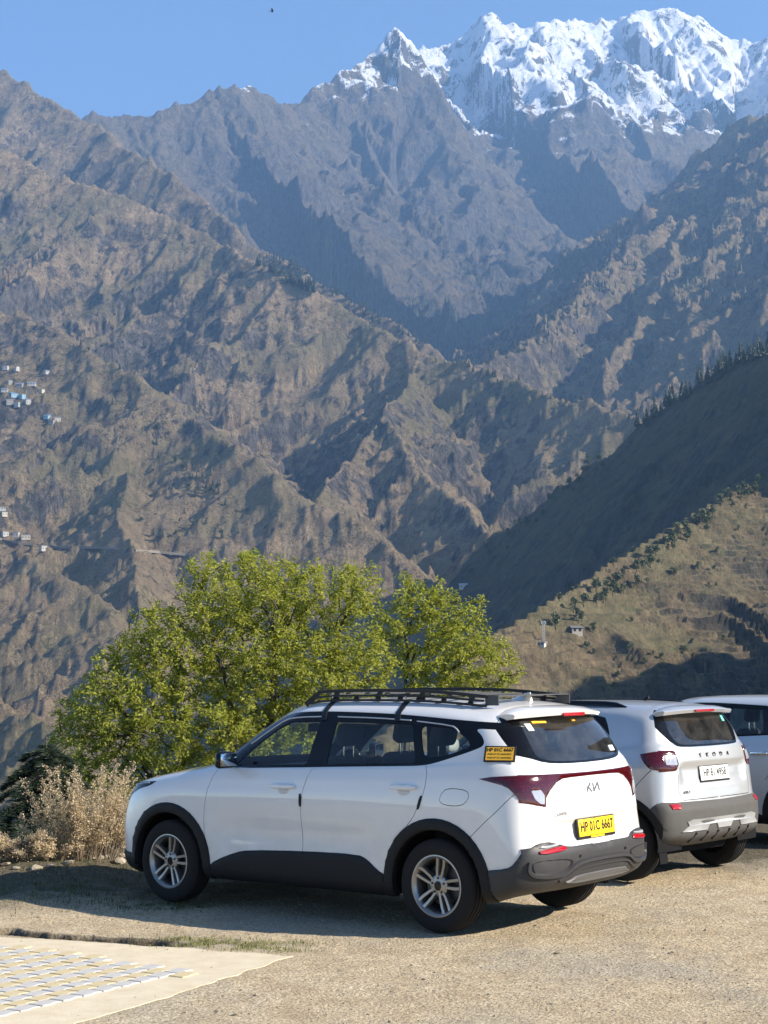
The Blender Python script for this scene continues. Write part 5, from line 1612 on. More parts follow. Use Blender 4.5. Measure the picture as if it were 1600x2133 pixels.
    F = [(i * 7 + j, (i + 1) * 7 + j, (i + 1) * 7 + (j + 1) % 7, i * 7 + (j + 1) % 7) for i in range(n_ - 1) for j in range(7)] + [tuple(range(7)), tuple((n_ - 1) * 7 + j for j in range(7))]
    m.add(V, F); m.build('rear_spoiler', mat, root, 50)
    m = MB(); m.box((xr + .133, 0, 1.512), (.016, .33, .022), None, .005); m.build('brake_light', m_red, root, 40)
    # roof rails
    for s in ((1, -1) if kind == 'badge' else ()):
        xs_ = np.linspace(.22, -1.17 - q, 13); P_ = []
        for i, x in enumerate(xs_):
            u = i / 12.0; e = min(1, min(u, 1 - u) / .14)
            P_.append((x, .545 * s, sh.hit('top', x, .545)[0].z + .004 + .040 * (1 - (1 - e) ** 2)))
        m = MB(); V = []
        for x, y, z in P_:
            zb = sh.hit('top', x, .545)[0].z - .006
            V += [(x, y - .020, zb), (x, y - .016, z - .004), (x, y - .006, z), (x, y + .008, z - .002), (x, y + .018, z - .012), (x, y + .020, zb)]
        F = [(i * 6 + j, i * 6 + j + 1, (i + 1) * 6 + j + 1, (i + 1) * 6 + j) for i in range(12) for j in range(5)] + [(0, 1, 2, 3, 4, 5), tuple(72 + j for j in range(6))]
        m.add(V, F); m.build('roof_rail', m_gloss if kind == 'badge' else m_clad, root, 50)
    # mirrors, handles
    for s in (1, -1):
        m = MB(); m.box((.66 * k, s * .95, 1.17), (.085, .18, .13), None, .035, (.8, .9)); m.tube([(.70 * k, s * .78, 1.13), (.68 * k, s * .90, 1.14)], .022, 8)
        m.build('wing_mirror', mat, root, 60)
    for d_, xc, s in ((doors[0], .06, 1), (doors[1], .06, -1), (doors[2], -.82 - q, 1), (doors[3], -.82 - q, -1)):
        hd = smooth_poly([(xc + .11, .985), (xc + .10, 1.005), (xc - .10, 1.008), (xc - .11, .99), (xc - .10, .968), (xc + .10, .966)], True, 2)
        mm = plate_on(sh, 'side', hd, .03, 0, inset=.3)
        if s < 0: mm.V = [(v[0], -v[1], v[2]) for v in mm.V]
        mm.build('door_handle', m_chrome if kind == 'plain' else mat, d_, 60)
    for xw in (h, -h):
        for s in (1, -1):
            wheel(root, xw, s * .765, .325, .325, .212, .20, 5, s, style='single')
            m = MB(); m.arch([(.392, s * .872), (.405, s * .79), (.405, s * .50), (.02, s * .50)], 26, (xw, 0, .325)); m.build('wheel_well', m_liner, root, 40)
            if xw < 0 and s > 0:
                m = MB(); m.box((xw - .385, s * .785, .26), (.010, .13, .17), Matrix.Rotation(.12, 3, 'Y')); m.build('mud_flap', m_liner, root)
    m = MB(); m.box(((xr + xf) / 2, 0, .26), (xf - xr - .5, 1.0, .07)); m.box((0, 0, .26), (wb * .66, 1.5, .06)); m.build('underbody', m_liner, root)
    for s in (1, -1): seat(root, .06, s * .36, .56)
    seat(root, -.78 - q, 0, .58, 1.2, .58, .25)
    m = MB(); m.box((.78 * k, 0, .96), (.40, 1.32, .25), None, .08); m.build('dashboard', m_seat, root, 50)
    # plate
    pr = bpy.data.objects.new('number_plate', None); link(pr, root)
    pr.location = (xr + .052, 0, .935); pr.rotation_euler = (0, .13, 0)
    m = MB(); m.box((.006, 0, 0), (.020, .525, .150), None, .006); m.build('plate_frame', m_ink, pr, 40)
    m = MB(); m.box((-.0055, 0, .006), (.004, .50, .124), None, .0015); m.build('plate_panel', m_whitep, pr, 40)
    if kind == 'badge':
        text('plate_lettering', 'HP 81 4958', .098, m_ink, pr, (-.0085, 0, .008), (0, -1, 0), (0, 0, 1), .0008, bold=.0022, sx=.86)
        for i, ch in enumerate('SKODA'):
            yy = .245 - i * .1225
            p, n = sh.hit('rear', yy if abs(yy) > .001 else .001, 1.105)
            text('badge_letter', ch, .058, m_ink, tg, p + n * .002, (0, -1, 0), (0, 0, 1), .002, bold=.0012, sx=1.15)
        p, n = sh.hit('rear', .50, .79)
        text('model_lettering', 'KYLAQ', .036, m_ink, tg, p + n * .002, (0, -1, 0), (0, 0, 1), .0015, sx=1.2)
    # skid plate and ribs
    def mir(pts): return [(y, z) for y, z in pts] + [(-y, z) for y, z in pts[::-1]]
    sk = mir([(0, .552), (.52, .552), (.60, .535), (.665, .455), (.60, .447), (.50, .452), (.47, .498), (.25, .498), (.22, .462), (.0001, .462)])
    # three silver pieces so that each is a plain outline
    for ol in ([(-.60, .535), (-.52, .553), (.52, .553), (.60, .535), (.58, .500), (-.58, .500)], [(.58, .500), (.665, .452), (.30, .452), (.27, .500)], [(-.27, .500), (-.30, .452), (-.665, .452), (-.58, .500)], [(.14, .500), (.11, .455), (-.11, .455), (-.14, .500)]):
        pts = []
        for i in range(len(ol)):
            a, b = np.array(ol[i]), np.array(ol[(i + 1) % len(ol)]); nn = max(1, int(np.linalg.norm(b - a) / .08))
            pts += [tuple(a + (b - a) * j / nn) for j in range(nn)]
        plate_on(sh, 'rear', pts, .010, .012, inset=.02).build('skid_plate', m_skid, rb, 50)
    for yy in (-.46, -.28, -.10, .10, .28, .46):
        strip_on(sh, 'rear', [(yy, .435), (yy * 1.08, .36)], .022, .018, .008).build('bumper_rib', m_clad, rb, 40)
    for s in (1, -1):
        ref = [(s * y, z) for y, z in round_poly([(.755, .652), (.660, .650), (.652, .692), (.755, .695)], .006)]
        plate_on(sh, 'rear', ref, .008, .012).build('rear_reflector', m_red, root, 40)
    if kind == 'badge':
        zt = sh.hit('top', -1.02, .01)[0].z
        m = MB(); m.tube([(-1.02, 0, zt - .01), (-1.02, 0, zt + .02), (-1.06, 0, zt + .03)], .014, 8); m.tube([(-1.03, 0, zt + .02), (-1.13, 0, zt + .20)], [.005, .0035], 6); m.build('roof_antenna', m_clad, root, 50)
        p, n = sh.hit('rear', -.47, 1.44)
        plate_on(sh, 'rear', [(-.50, 1.40), (-.45, 1.40), (-.45, 1.46), (-.50, 1.46)], .0015, .001).build('window_sticker', plain('green_sticker', (.12, .50, .40), .5), root)
    sh.bm.free()
    return root
SKO_ANG = R(137.94)
SKODA = build_compact('parked_car', 'silver hatchback with black bumper and silver skid plate beside the white car', (1.775 + .05 * math.cos(SKO_ANG), 15.98 + .05 * math.sin(SKO_ANG), 0), SKO_ANG, m_silver, -1.80, 2.05, 2.566, 'badge')
THIRD = build_compact('parked_car', 'pale grey car mostly hidden behind the silver hatchback', (3.95, 18.6, 0), R(139), m_grey, -2.0, 2.2, 2.70, 'plain')
# ================================================================== PLANTS NEARBY
def bark(name, c0, c1):
    t = NT(name); co = t.coords()
    n = t.noise(t.mapping(co, (1, 1, .25)), 30, 6, .7)
    return t.done(t.bsdf(t.mix(t.maprange(n, .35, .65), c0, c1), .9, 0, t.bump(n, .6, .01), .2))
m_bark = bark('grey_brown_bark', (.05, .042, .034), (.13, .11, .09))

def grow(base, blobs, n_att, step, seed, trunk_to, kill=.16, reach=.9, iters=120):
    """branching grown towards points spread through the crown"""
    rs = np.random.RandomState(seed)
    A = []
    vol = np.array([b[1][0] * b[1][1] * b[1][2] for b in blobs]); vol = vol / vol.sum()
    while len(A) < n_att:
        b = blobs[rs.choice(len(blobs), p=vol)]
        p = rs.normal(size=3); p /= np.linalg.norm(p); p *= rs.rand() ** (1 / 2.4)
        A.append(np.array(b[0]) + p * b[1])
    A = np.array(A)
    N = [np.array(base, float)]; par = [-1]
    for tgt in trunk_to:                      # main stems
        last = 0; p = N[0].copy(); tgt = np.array(tgt); k = max(2, int(np.linalg.norm(tgt - p) / (step * 1.2)))
        bend = rs.normal(0, .12, 3)
        for i in range(1, k + 1):
            s = i / k
            N.append(p + (tgt - p) * s + bend * math.sin(s * 3.1) + rs.normal(0, .02, 3)); par.append(last); last = len(N) - 1
    near = np.full(len(A), 1e9); who = np.zeros(len(A), int)
    def upd(i0):
        nonlocal near, who
        M = np.array(N[i0:])
        d = np.linalg.norm(A[:, None] - M[None], axis=-1)
        k = d.argmin(1); m = d[np.arange(len(A)), k]
        b = m < near; near = np.where(b, m, near); who = np.where(b, k + i0, who)
    upd(0)
    for it in range(iters):
        act = near < max(reach, near.min() * 1.05) if len(A) else []
        if not len(A): break
        G = {}
        for i in np.nonzero(act)[0]: G.setdefault(who[i], []).append(i)
        i0 = len(N)
        for nd, li in G.items():
            d = A[li] - N[nd]; d /= np.linalg.norm(d, axis=1, keepdims=True)
            v = d.mean(0) + rs.normal(0, .12, 3) + np.array([0, 0, .05])
            v /= max(np.linalg.norm(v), 1e-6)
            N.append(N[nd] + v * step); par.append(nd)
        upd(i0)
        keep = near > kill
        A, near, who = A[keep], near[keep], who[keep]
        if len(N) > 9000: break
    N = np.array(N); par = np.array(par)
    w = np.zeros(len(N)); kids = np.zeros(len(N), int)
    for i in range(len(N) - 1, 0, -1): kids[par[i]] += 1
    r = np.zeros(len(N))
    for i in range(len(N) - 1, -1, -1):
        if r[i] == 0: r[i] = .0045 ** 2.3
        if par[i] >= 0: r[par[i]] += r[i] * 1.0
    r = r ** (1 / 2.3)
    return N, par, r

def branch_mesh(N, par, r, sides=5, rmax=.2):
    r = np.minimum(r, rmax)
    V = []; F = []
    d = np.zeros_like(N); m = par >= 0
    d[m] = N[m] - N[par[m]]; d[~m] = (0, 0, 1)
    d /= np.maximum(np.linalg.norm(d, axis=1, keepdims=True), 1e-9)
    ref = np.where(np.abs(d[:, 2:3]) < .9, [[0, 0, 1.]], [[1., 0, 0]])
    s = np.cross(d, ref); s /= np.linalg.norm(s, axis=1, keepdims=True); u = np.cross(s, d)
    a = np.linspace(0, 2 * np.pi, sides, endpoint=False)
    ring = N[:, None] + r[:, None, None] * (s[:, None] * np.cos(a)[None, :, None] + u[:, None] * np.sin(a)[None, :, None])
    V = ring.reshape(-1, 3)
    i = np.nonzero(m)[0]; p = par[i]
    j = np.arange(sides); j2 = (j + 1) % sides
    # near a fork a child starts from its parent's ring
    F = np.stack([p[:, None] * sides + j, p[:, None] * sides + j2, i[:, None] * sides + j2, i[:, None] * sides + j], -1).reshape(-1, 4)
    return V, F

def leaves(N, par, r, per, size, seed, droop=.3, spread=.10, thin=.010, up=.3, aspect=.42, light=None):
    rs = np.random.RandomState(seed)
    tips = np.nonzero((r < thin) & (par >= 0))[0]
    q_ = N[tips]; gap = perlin(q_[:, 0] * 2.6 + q_[:, 1] * 1.3, q_[:, 2] * 2.6 - q_[:, 1] * 1.1, seed)
    tips = tips[gap > rs.uniform(-.80, -.22, len(tips))]
    n = len(tips) * per
    b = np.repeat(tips, per)
    t = rs.rand(n)[:, None]
    P = N[b] * t + N[par[b]] * (1 - t) + rs.normal(0, spread * .35, (n, 3))
    ax = rs.normal(0, 1, (n, 3)); ax[:, 2] = ax[:, 2] * .5 - droop
    bd = N[b] - N[par[b]]; bd /= np.maximum(np.linalg.norm(bd, axis=1, keepdims=True), 1e-6)
    ax += bd * .8; ax /= np.linalg.norm(ax, axis=1, keepdims=True)
    nr = rs.normal(0, .75, (n, 3)) + [0.15, 0, up + .5]
    sd = np.cross(ax, nr); sd /= np.maximum(np.linalg.norm(sd, axis=1, keepdims=True), 1e-6)
    nm = np.cross(sd, ax)
    L = (size * rs.uniform(.55, 1.2, n))[:, None]; W = L * aspect * .5
    fold = .25 * W
    v0 = P; v2 = P + ax * L - nm * L * .12
    mid = P + ax * L * .48
    v1 = mid + sd * W + nm * fold; v3 = mid - sd * W + nm * fold
    V = np.stack([v0, v1, v2, v3], 1).reshape(-1, 3)
    k = np.arange(n)[:, None] * 4
    F = np.concatenate([k + [0, 1, 2], k + [0, 2, 3]], 1).reshape(-1, 3)
    return V, F

def tree(name, label, cat, base, blobs, n_att, stems, seed, mat, per=6, size=.075, group=None, step=.13, kill=.17, thin=.011, rmax=.16, **kw):
    root = empty(name, base)
    b0 = np.array(base)
    tag(root, label, cat, group)
    N, par, r = grow(base, blobs, n_att, step, seed, stems, kill)
    V, F = branch_mesh(N, par, r, 5, rmax)
    o = mesh_np('trunk', V - b0, F, m_bark, root)
    V, F = leaves(N, par, r, per, size, seed + 1, thin=thin, **kw)
    o = mesh_np('crown', V - b0, F, mat, root, smooth=False); tag(o, kind='stuff')
    return root

m_leaf = leafy('spring_leaf', (.105, .135, .024), (.40, .41, .068), .48, 1.2)
def blob(u, v, d, ru, rv, rd):
    p = at(u, v, d); k = d / FPX
    return (np.array(p[:]), np.array([ru * k, rd, rv * k]))
def slope_z(x, y): return float(gz(np.array([x]), np.array([y]))[0])

DA = 20.6
bx0 = at(560, 1500, DA); bA = (bx0.x, bx0.y, slope_z(bx0.x, bx0.y) - .1)
blobsA = [blob(520, 1260, DA, 120, 120, .9), blob(430, 1240, DA - .3, 70, 95, .6), blob(640, 1250, DA + .2, 110, 95, .9), blob(745, 1240, DA, 70, 85, .7), blob(560, 1390, DA, 210, 110, 1.2),
          blob(360, 1340, DA - .2, 110, 110, .9), blob(260, 1390, DA - .2, 80, 70, .8), blob(300, 1480, DA - .4, 160, 90, 1.0), blob(190, 1500, DA - .3, 85, 75, .7), blob(190, 1580, DA - .5, 110, 60, .7),
          blob(440, 1520, DA - .6, 200, 85, 1.0), blob(640, 1470, DA, 190, 80, 1.1), blob(330, 1600, DA - .6, 150, 60, .8), blob(770, 1380, DA, 70, 70, .8), blob(520, 1560, DA - .8, 170, 60, .7), blob(260, 1640, DA - .8, 110, 45, .5)]
stA = [at(470, 1400, DA - .3)[:], at(580, 1330, DA)[:], at(690, 1360, DA + .3)[:], at(360, 1480, DA - .3)[:], at(260, 1500, DA - .5)[:]]
TREE_A = tree('broadleaf_tree', 'wide bushy tree with fresh yellow green leaves behind the white car bonnet', 'tree', bA, blobsA, 7600, stA, 3, m_leaf, per=30, size=.066, group='young green trees below the terrace edge', kill=.15)
DB = 22.0
bx1 = at(800, 1560, DB); bB = (bx1.x, bx1.y, slope_z(bx1.x, bx1.y) - .1)
blobsB = [blob(900, 1265, DB, 60, 70, .6), blob(850, 1225, DB, 32, 42, .35), blob(950, 1320, DB, 75, 70, .8), blob(890, 1380, DB, 80, 50, .8), blob(1010, 1370, DB, 70, 55, .7), blob(1000, 1260, DB - .1, 22, 30, .3), blob(960, 1440, DB, 130, 40, .8), blob(1050, 1420, DB, 40, 35, .5), blob(820, 1310, DB, 60, 60, .6), blob(1060, 1390, DB, 30, 30, .4)]
stB = [at(860, 1360, DB)[:], at(930, 1400, DB)[:], at(850, 1290, DB)[:]]
TREE_B = tree('broadleaf_tree', 'smaller green tree with gaps in its crown behind the white car roof rack', 'tree', bB, blobsB, 2800, stB, 9, m_leaf, per=30, size=.068, group='young green trees below the terrace edge', kill=.16)

# --- dark conifer with drooping boughs
def conifer_near(base, top_z, seed):
    rs = np.random.RandomState(seed)
    root = empty('conifer_tree', base)
    tag(root, 'dark green conifer with drooping boughs below the left of the terrace', 'tree')
    H = top_z - base[2]
    m = MB(); m.tube([(0, 0, 0), (.02, .01, H * .5), (0, 0, H)], [.12, .06, .004], 8); m.build('trunk', m_bark, root, 60)
    V, F = [], []; BV, BF = MB(), None
    nb = 130
    for i in range(nb):
        s = (i + .5) / nb; z = H * (.12 + .86 * s); L = (1.75 * (1 - s) ** .7 + .15) * rs.uniform(.75, 1.15)
        a = i * 2.39996 + rs.normal(0, .25)
        pts = []
        for q in np.linspace(0, 1, 7):
            rr = L * q; zz = z + .25 * L * q - .62 * L * q * q
            pts.append((rr * math.cos(a), rr * math.sin(a), zz))
        BV.tube(pts, [.014 * (1 - q) + .003 for q in np.linspace(0, 1, 7)], 4, False)
        for q in np.linspace(.12, 1, int(14 + 26 * L)):
            k = min(5, int(q * 6)); f_ = q * 6 - k
            p = np.array(pts[k]) * (1 - f_) + np.array(pts[min(6, k + 1)]) * f_
            for sd in (-1, 1):
                tl = .36 * (1 - q * .7) * rs.uniform(.6, 1.1) * min(1, L)
                ta = a + sd * rs.uniform(.7, 1.2)
                d = np.array([math.cos(ta), math.sin(ta), -.45 - rs.rand() * .3])
                for e in np.linspace(.15, 1, 7):
                    c = p + d * tl * e + rs.normal(0, .008, 3)
                    for _ in range(3):
                        n = rs.normal(0, 1, 3); n[2] = abs(n[2]) * .6 + .1; n = n / np.linalg.norm(n) + d * .6
                        w = np.cross(n, rs.normal(0, 1, 3)); w /= np.linalg.norm(w)
                        ln = rs.uniform(.045, .085); b = len(V)
                        V += [c - w * .0055, c + w * .0055, c + n * ln]; F.append((b, b + 1, b + 2))
    BV.build('bough', m_bark, root, 60)
    o = mesh_np('crown', np.array(V), np.array(F), leafy('dark_needles', (.012, .022, .014), (.040, .062, .036), .15), root, smooth=False); tag(o, kind='stuff')
pc = at(95, 1640, 18.2)
conifer_near((pc.x, pc.y, slope_z(pc.x, pc.y) - .1), at(120, 1535, 18.2).z, 5)
pc = at(185, 1660, 19.3)

# --- dry shrubs on the edge
m_dry = leafy('dry_seed_heads', (.36, .265, .17), (.72, .59, .44), .4)
m_twig = bark('dry_twig', (.16, .12, .08), (.30, .24, .17))
def dry_shrub(u, v, d, w, h, n, seed, label, mat=None, name='dry_shrub', d_off=-.05):
    rs = np.random.RandomState(seed)
    b = at(u, v, d); b.y = float(edge_y(np.array([b.x]))[0]) + d_off; z = slope_z(b.x, b.y); base = (b.x, b.y, z - .02)
    root = empty(name, base); tag(root, label, 'shrub', 'dead shrubs along the terrace edge')
    st = MB(); V, F = [], []
    for i in range(n):
        a = rs.rand() * 6.28; rr = w * math.sqrt(rs.rand()) * .45
        p0 = np.array([rr * math.cos(a), rr * math.sin(a) * .8, 0]); p0[2] = slope_z(base[0] + p0[0], base[1] + p0[1]) - base[2]
        out = np.array([math.cos(a), math.sin(a) * .7, 0]) * rs.uniform(.1, .55) * w + rs.normal(0, .05, 3)
        hh = h * rs.uniform(.45, 1.05)
        pts = [p0, p0 + out * .3 + [0, 0, hh * .45], p0 + out * .7 + [0, 0, hh * .8], p0 + out + [0, 0, hh]]
        st.tube(pts, [.005, .004, .003, .0015], 4, False)
        for s in np.linspace(.25, 1, 16):
            k = min(2, int(s * 3)); f_ = s * 3 - k; c = pts[k] * (1 - f_) + pts[k + 1] * f_
            for _ in range(2):
                tw = rs.normal(0, 1, 3); tw[2] = abs(tw[2]) * .7; tw /= np.linalg.norm(tw); tl = rs.uniform(.03, .12) * (1.15 - s * .6)
                st.tube([c, c + tw * tl], [.0018, .001], 3, False)
                for _ in range(7):
                    q = c + tw * tl * rs.uniform(.2, 1.05) + rs.normal(0, .010, 3); n1 = rs.normal(0, 1, 3); n1 /= np.linalg.norm(n1); n2 = np.cross(n1, rs.normal(0, 1, 3)); n2 /= np.linalg.norm(n2)
                    sz = rs.uniform(.009, .022); k0 = len(V)
                    V += [q - n1 * sz * .5, q + n2 * sz * .35, q + n1 * sz * .5, q - n2 * sz * .35]; F.append((k0, k0 + 1, k0 + 2, k0 + 3))
    st.build('stem', m_twig, root)
    o = mesh_np('seed_heads', np.array(V), np.array(F), mat or m_dry, root, smooth=False); tag(o, kind='stuff')
dry_shrub(205, 1775, 16.9, .85, .88, 95, 3, 'tall beige dead shrub with fluffy stems in front of the car nose')
dry_shrub(110, 1785, 16.6, .75, .30, 60, 4, 'low straw coloured dead shrub between the tall beige shrub and the conifer')
dry_shrub(262, 1790, 16.4, .6, .60, 45, 8, 'pinkish beige dead shrub close behind the car nose')
dry_shrub(20, 1790, 16.2, .6, .22, 45, 6, 'grey brown dead creeper lying over the rubble on the edge', leafy('grey_dead_leaf', (.07, .06, .045), (.22, .19, .15), .2))
dry_shrub(165, 1660, 16.2, .35, .85, 10, 12, 'single thin dead stem rising beside the dark conifer')

# --- yellow flag in the tree
def flag():
    p = at(317, 1395, 21.6); zb = slope_z(p.x, p.y); root = empty('prayer_flag', (p.x, p.y, zb))
    tag(root, 'narrow yellow flag on a thin pole among the tree branches', 'flag')
    top = at(318, 1338, 21.6).z - zb
    m = MB(); m.tube([(0, 0, -.1), (0, 0, top)], .010, 6); m.build('pole', m_twig, root)
    n = 10; V = []
    for i in range(n):
        z = top - .02 - .36 * i / (n - 1); w = .060 - .015 * math.sin(i * .9)
        V += [(.010, 0, z), (.010 + w, .015 * math.sin(i * 1.3), z - .01)]
    m = MB(); m.add(V, [(2 * i, 2 * i + 1, 2 * i + 3, 2 * i + 2) for i in range(n - 1)]); m.build('cloth', plain('yellow_cloth', (.75, .52, .03), .8), root, 60)
flag()
# ================================================================== FAR TREES, HOUSES, ROAD
rsf = np.random.RandomState(77)
m_fir = leafy('far_conifer_green', (.018, .030, .016), (.045, .062, .030), .1, .02)
m_brd = leafy('far_broadleaf_green', (.035, .052, .020), (.085, .105, .040), .15, .02)
def fir_mesh(seed, tiers=7, seg=8):
    rr = random.Random(seed); V = [(0, 0, 0)] ; F = []
    V = []; 
    m = MB(); m.tube([(0, 0, -.08), (0, 0, .25)], .02, 5)
    for t_ in range(tiers):
        s = t_ / tiers; z0 = .10 + .80 * s; r = (.17 * (1 - s) ** .8 + .02) * rr.uniform(.8, 1.15); z1 = z0 + .24 * (1 - s * .45)
        k = len(m.V); a0 = rr.random() * 6.28
        ring = []
        for j in range(seg * 2):
            a = a0 + math.pi * j / seg; q = r * (1.0 if j % 2 == 0 else .55) * rr.uniform(.75, 1.2)
            ring.append((q * math.cos(a), q * math.sin(a), z0 - (.03 if j % 2 == 0 else -.015) + rr.uniform(-.015, .015)))
        V = ring + [(rr.uniform(-.01, .01), rr.uniform(-.01, .01), min(1.0, z1))]
        n = len(ring); m.add(V, [(j, (j + 1) % n, n) for j in range(n)])
    me = bpy.data.meshes.new('conifer_tree'); me.from_pydata(m.V, [], m.F); me.materials.append(m_fir); me.update(); return me
def broad_mesh(seed, n=150):
    rs = np.random.RandomState(seed); m = MB(); m.tube([(0, 0, -.1), (.02, 0, .4)], [.035, .02], 5)
    cs = [np.array([rs.normal(0, .10), rs.normal(0, .10), rs.uniform(.42, .76)]) for _ in range(7)]
    for i in range(n):
        c = cs[i % 7]; d = rs.normal(0, 1, 3); d /= np.linalg.norm(d); p = c + d * rs.uniform(.08, .19); p[2] = min(p[2], 1.0)
        a = rs.normal(0, 1, 3); a /= np.linalg.norm(a); b = np.cross(d, a); b /= np.linalg.norm(b); s = rs.uniform(.04, .08)
        m.add([p - a * s, p + b * s * .8, p + a * s, p - b * s * .8], [(0, 1, 2, 3)])
    me = bpy.data.meshes.new('broadleaf_tree'); me.from_pydata(m.V, [], m.F); me.materials.append(m_brd); me.update(); return me
FIRS = [fir_mesh(i) for i in range(6)]; BROADS = [broad_mesh(i) for i in range(5)]
def plant(me, name, p, h, label, group):
    o = bpy.data.objects.new(name, me); w = rsf.uniform(.8, 1.25)
    o.location = p; o.scale = (h * w, h * w, h); o.rotation_euler = (0, 0, rsf.rand() * 6.28); link(o)
    tag(o, label, 'tree', group)

def along(pts, n, jit):
    """points strewn along a line of the picture"""
    P = np.array(pts, float); L = np.concatenate([[0], np.cumsum(np.linalg.norm(np.diff(P, axis=0), axis=1))])
    t = rsf.rand(n) * L[-1]
    return np.stack([np.interp(t, L, P[:, 0]) + rsf.normal(0, jit[0], n), np.interp(t, L, P[:, 1]) + rsf.normal(0, jit[1], n)], 1)
def sow(land, pts, meshes, name, hmin, hmax, label, group):
    for u, v in pts:
        p = seen_on(land, u, v)
        k = 0
        while p is None and k < 8: v += 8; k += 1; p = seen_on(land, u, v)
        if p is None: continue
        plant(meshes[rsf.randint(len(meshes))], name, (p.x, p.y, p.z - .4), rsf.uniform(hmin, hmax), label, group)
# crest of the terraced slope
sow('terraced_hillside', along([(1600, 1012), (1530, 1040), (1450, 1100), (1350, 1172), (1250, 1252), (1160, 1318)], 58, (14, 8)), BROADS, 'broadleaf_tree', 5, 10, 'small round tree on the crest of the terraced slope', 'trees along the terraced crest')
sow('terraced_hillside', np.stack([rsf.uniform(1150, 1600, 40), rsf.uniform(1100, 1440, 40)], 1), BROADS, 'broadleaf_tree', 3, 6, 'small scattered tree standing on the stepped terraces', 'trees scattered over the terraces')
# crest of the shaded hillside
sow('shaded_hillside', along([(1600, 728), (1500, 778), (1400, 838), (1330, 890), (1280, 935)], 60, (12, 7)), FIRS, 'conifer_tree', 12, 22, 'dark conifer on the crest of the shaded hillside', 'conifers along the shaded crest')
sow('shaded_hillside', along([(1260, 955), (1150, 1050), (1060, 1118), (980, 1195)], 34, (14, 6)), BROADS, 'broadleaf_tree', 6, 13, 'small tree low on the crest of the shaded hillside', 'trees low on the shaded crest')
# left mountain crest and slope
sow('left_mountain', along([(545, 552), (600, 582), (660, 612)], 34, (8, 6)), FIRS, 'conifer_tree', 18, 32, 'tall dark conifer standing on the shoulder of the left mountain', 'conifers on the mountain shoulder')
sow('left_mountain', along([(380, 960), (420, 1000), (450, 1030)], 26, (12, 14)), FIRS, 'conifer_tree', 9, 17, 'small dark conifer in a gully of the left mountain', 'conifers in the mountain gully')
sow('left_mountain', np.concatenate([along([(170, 690), (330, 760)], 26, (40, 24)), along([(250, 850), (500, 1090)], 30, (40, 20)), along([(350, 1080), (470, 1120)], 14, (30, 12))]), FIRS + BROADS, 'tree', 7, 14, 'small green tree scattered on the left mountain slope', 'trees scattered on the mountain slope')
sow('left_mountain', along([(930, 752), (1000, 772), (1100, 802), (1290, 852)], 22, (20, 5)), FIRS, 'conifer_tree', 8, 18, 'small conifer on the low end of the left mountain crest', 'conifers on the low crest')
# right mountain
sow('right_mountain', along([(1290, 515), (1200, 620), (1110, 700), (1000, 752)], 90, (20, 14)), FIRS, 'conifer_tree', 14, 26, 'dark conifer on the wooded edge of the right mountain', 'conifers on the wooded edge')
sow('right_mountain', np.stack([rsf.uniform(980, 1330, 70), rsf.uniform(600, 850, 70)], 1), FIRS, 'conifer_tree', 12, 22, 'dark conifer scattered over the face of the right mountain', 'conifers over the right mountain face')
sow('rear_mountain_ridge', along([(560, 520), (700, 612), (800, 668), (880, 715)], 70, (16, 12)), FIRS, 'conifer_tree', 14, 26, 'hazy conifer on the ridge behind the left mountain', 'conifers on the rear ridge')
# far woods too dense to count
def far_wood(land, boxes, n, label):
    V, F = [], []
    cnt = 0
    for (u0, u1, v0, v1) in boxes:
        for _ in range(n):
            p = seen_on(land, rsf.uniform(u0, u1), rsf.uniform(v0, v1))
            if p is None: continue
            if perlin(np.array([p.x / 160.]), np.array([p.y / 160.]), 3)[0] < -.05: continue
            h = rsf.uniform(12, 24); r = h * .16; b = len(V); a0 = rsf.rand() * 6
            for z, q in ((.08, 1.0), (.40, .62)):
                b = len(V)
                V += [(p.x + r * q * math.cos(a0 + j * 1.257), p.y + r * q * math.sin(a0 + j * 1.257), p.z + h * z) for j in range(5)] + [(p.x, p.y, p.z + h * (.62 if z < .3 else 1.0))]
                F += [(b + j, b + (j + 1) % 5, b + 5) for j in range(5)]
    if V:
        o = mesh_np('far_forest', np.array(V), np.array(F), m_fir, smooth=False); tag(o, label, 'forest', kind='stuff')
far_wood('mountain_range', [(950, 1180, 560, 740), (830, 960, 620, 740)], 420, 'dense conifer forest low on the snowy range')
far_wood('right_mountain', [(1100, 1330, 450, 620), (1380, 1600, 420, 640)], 260, 'dense conifer forest on the upper right mountain')

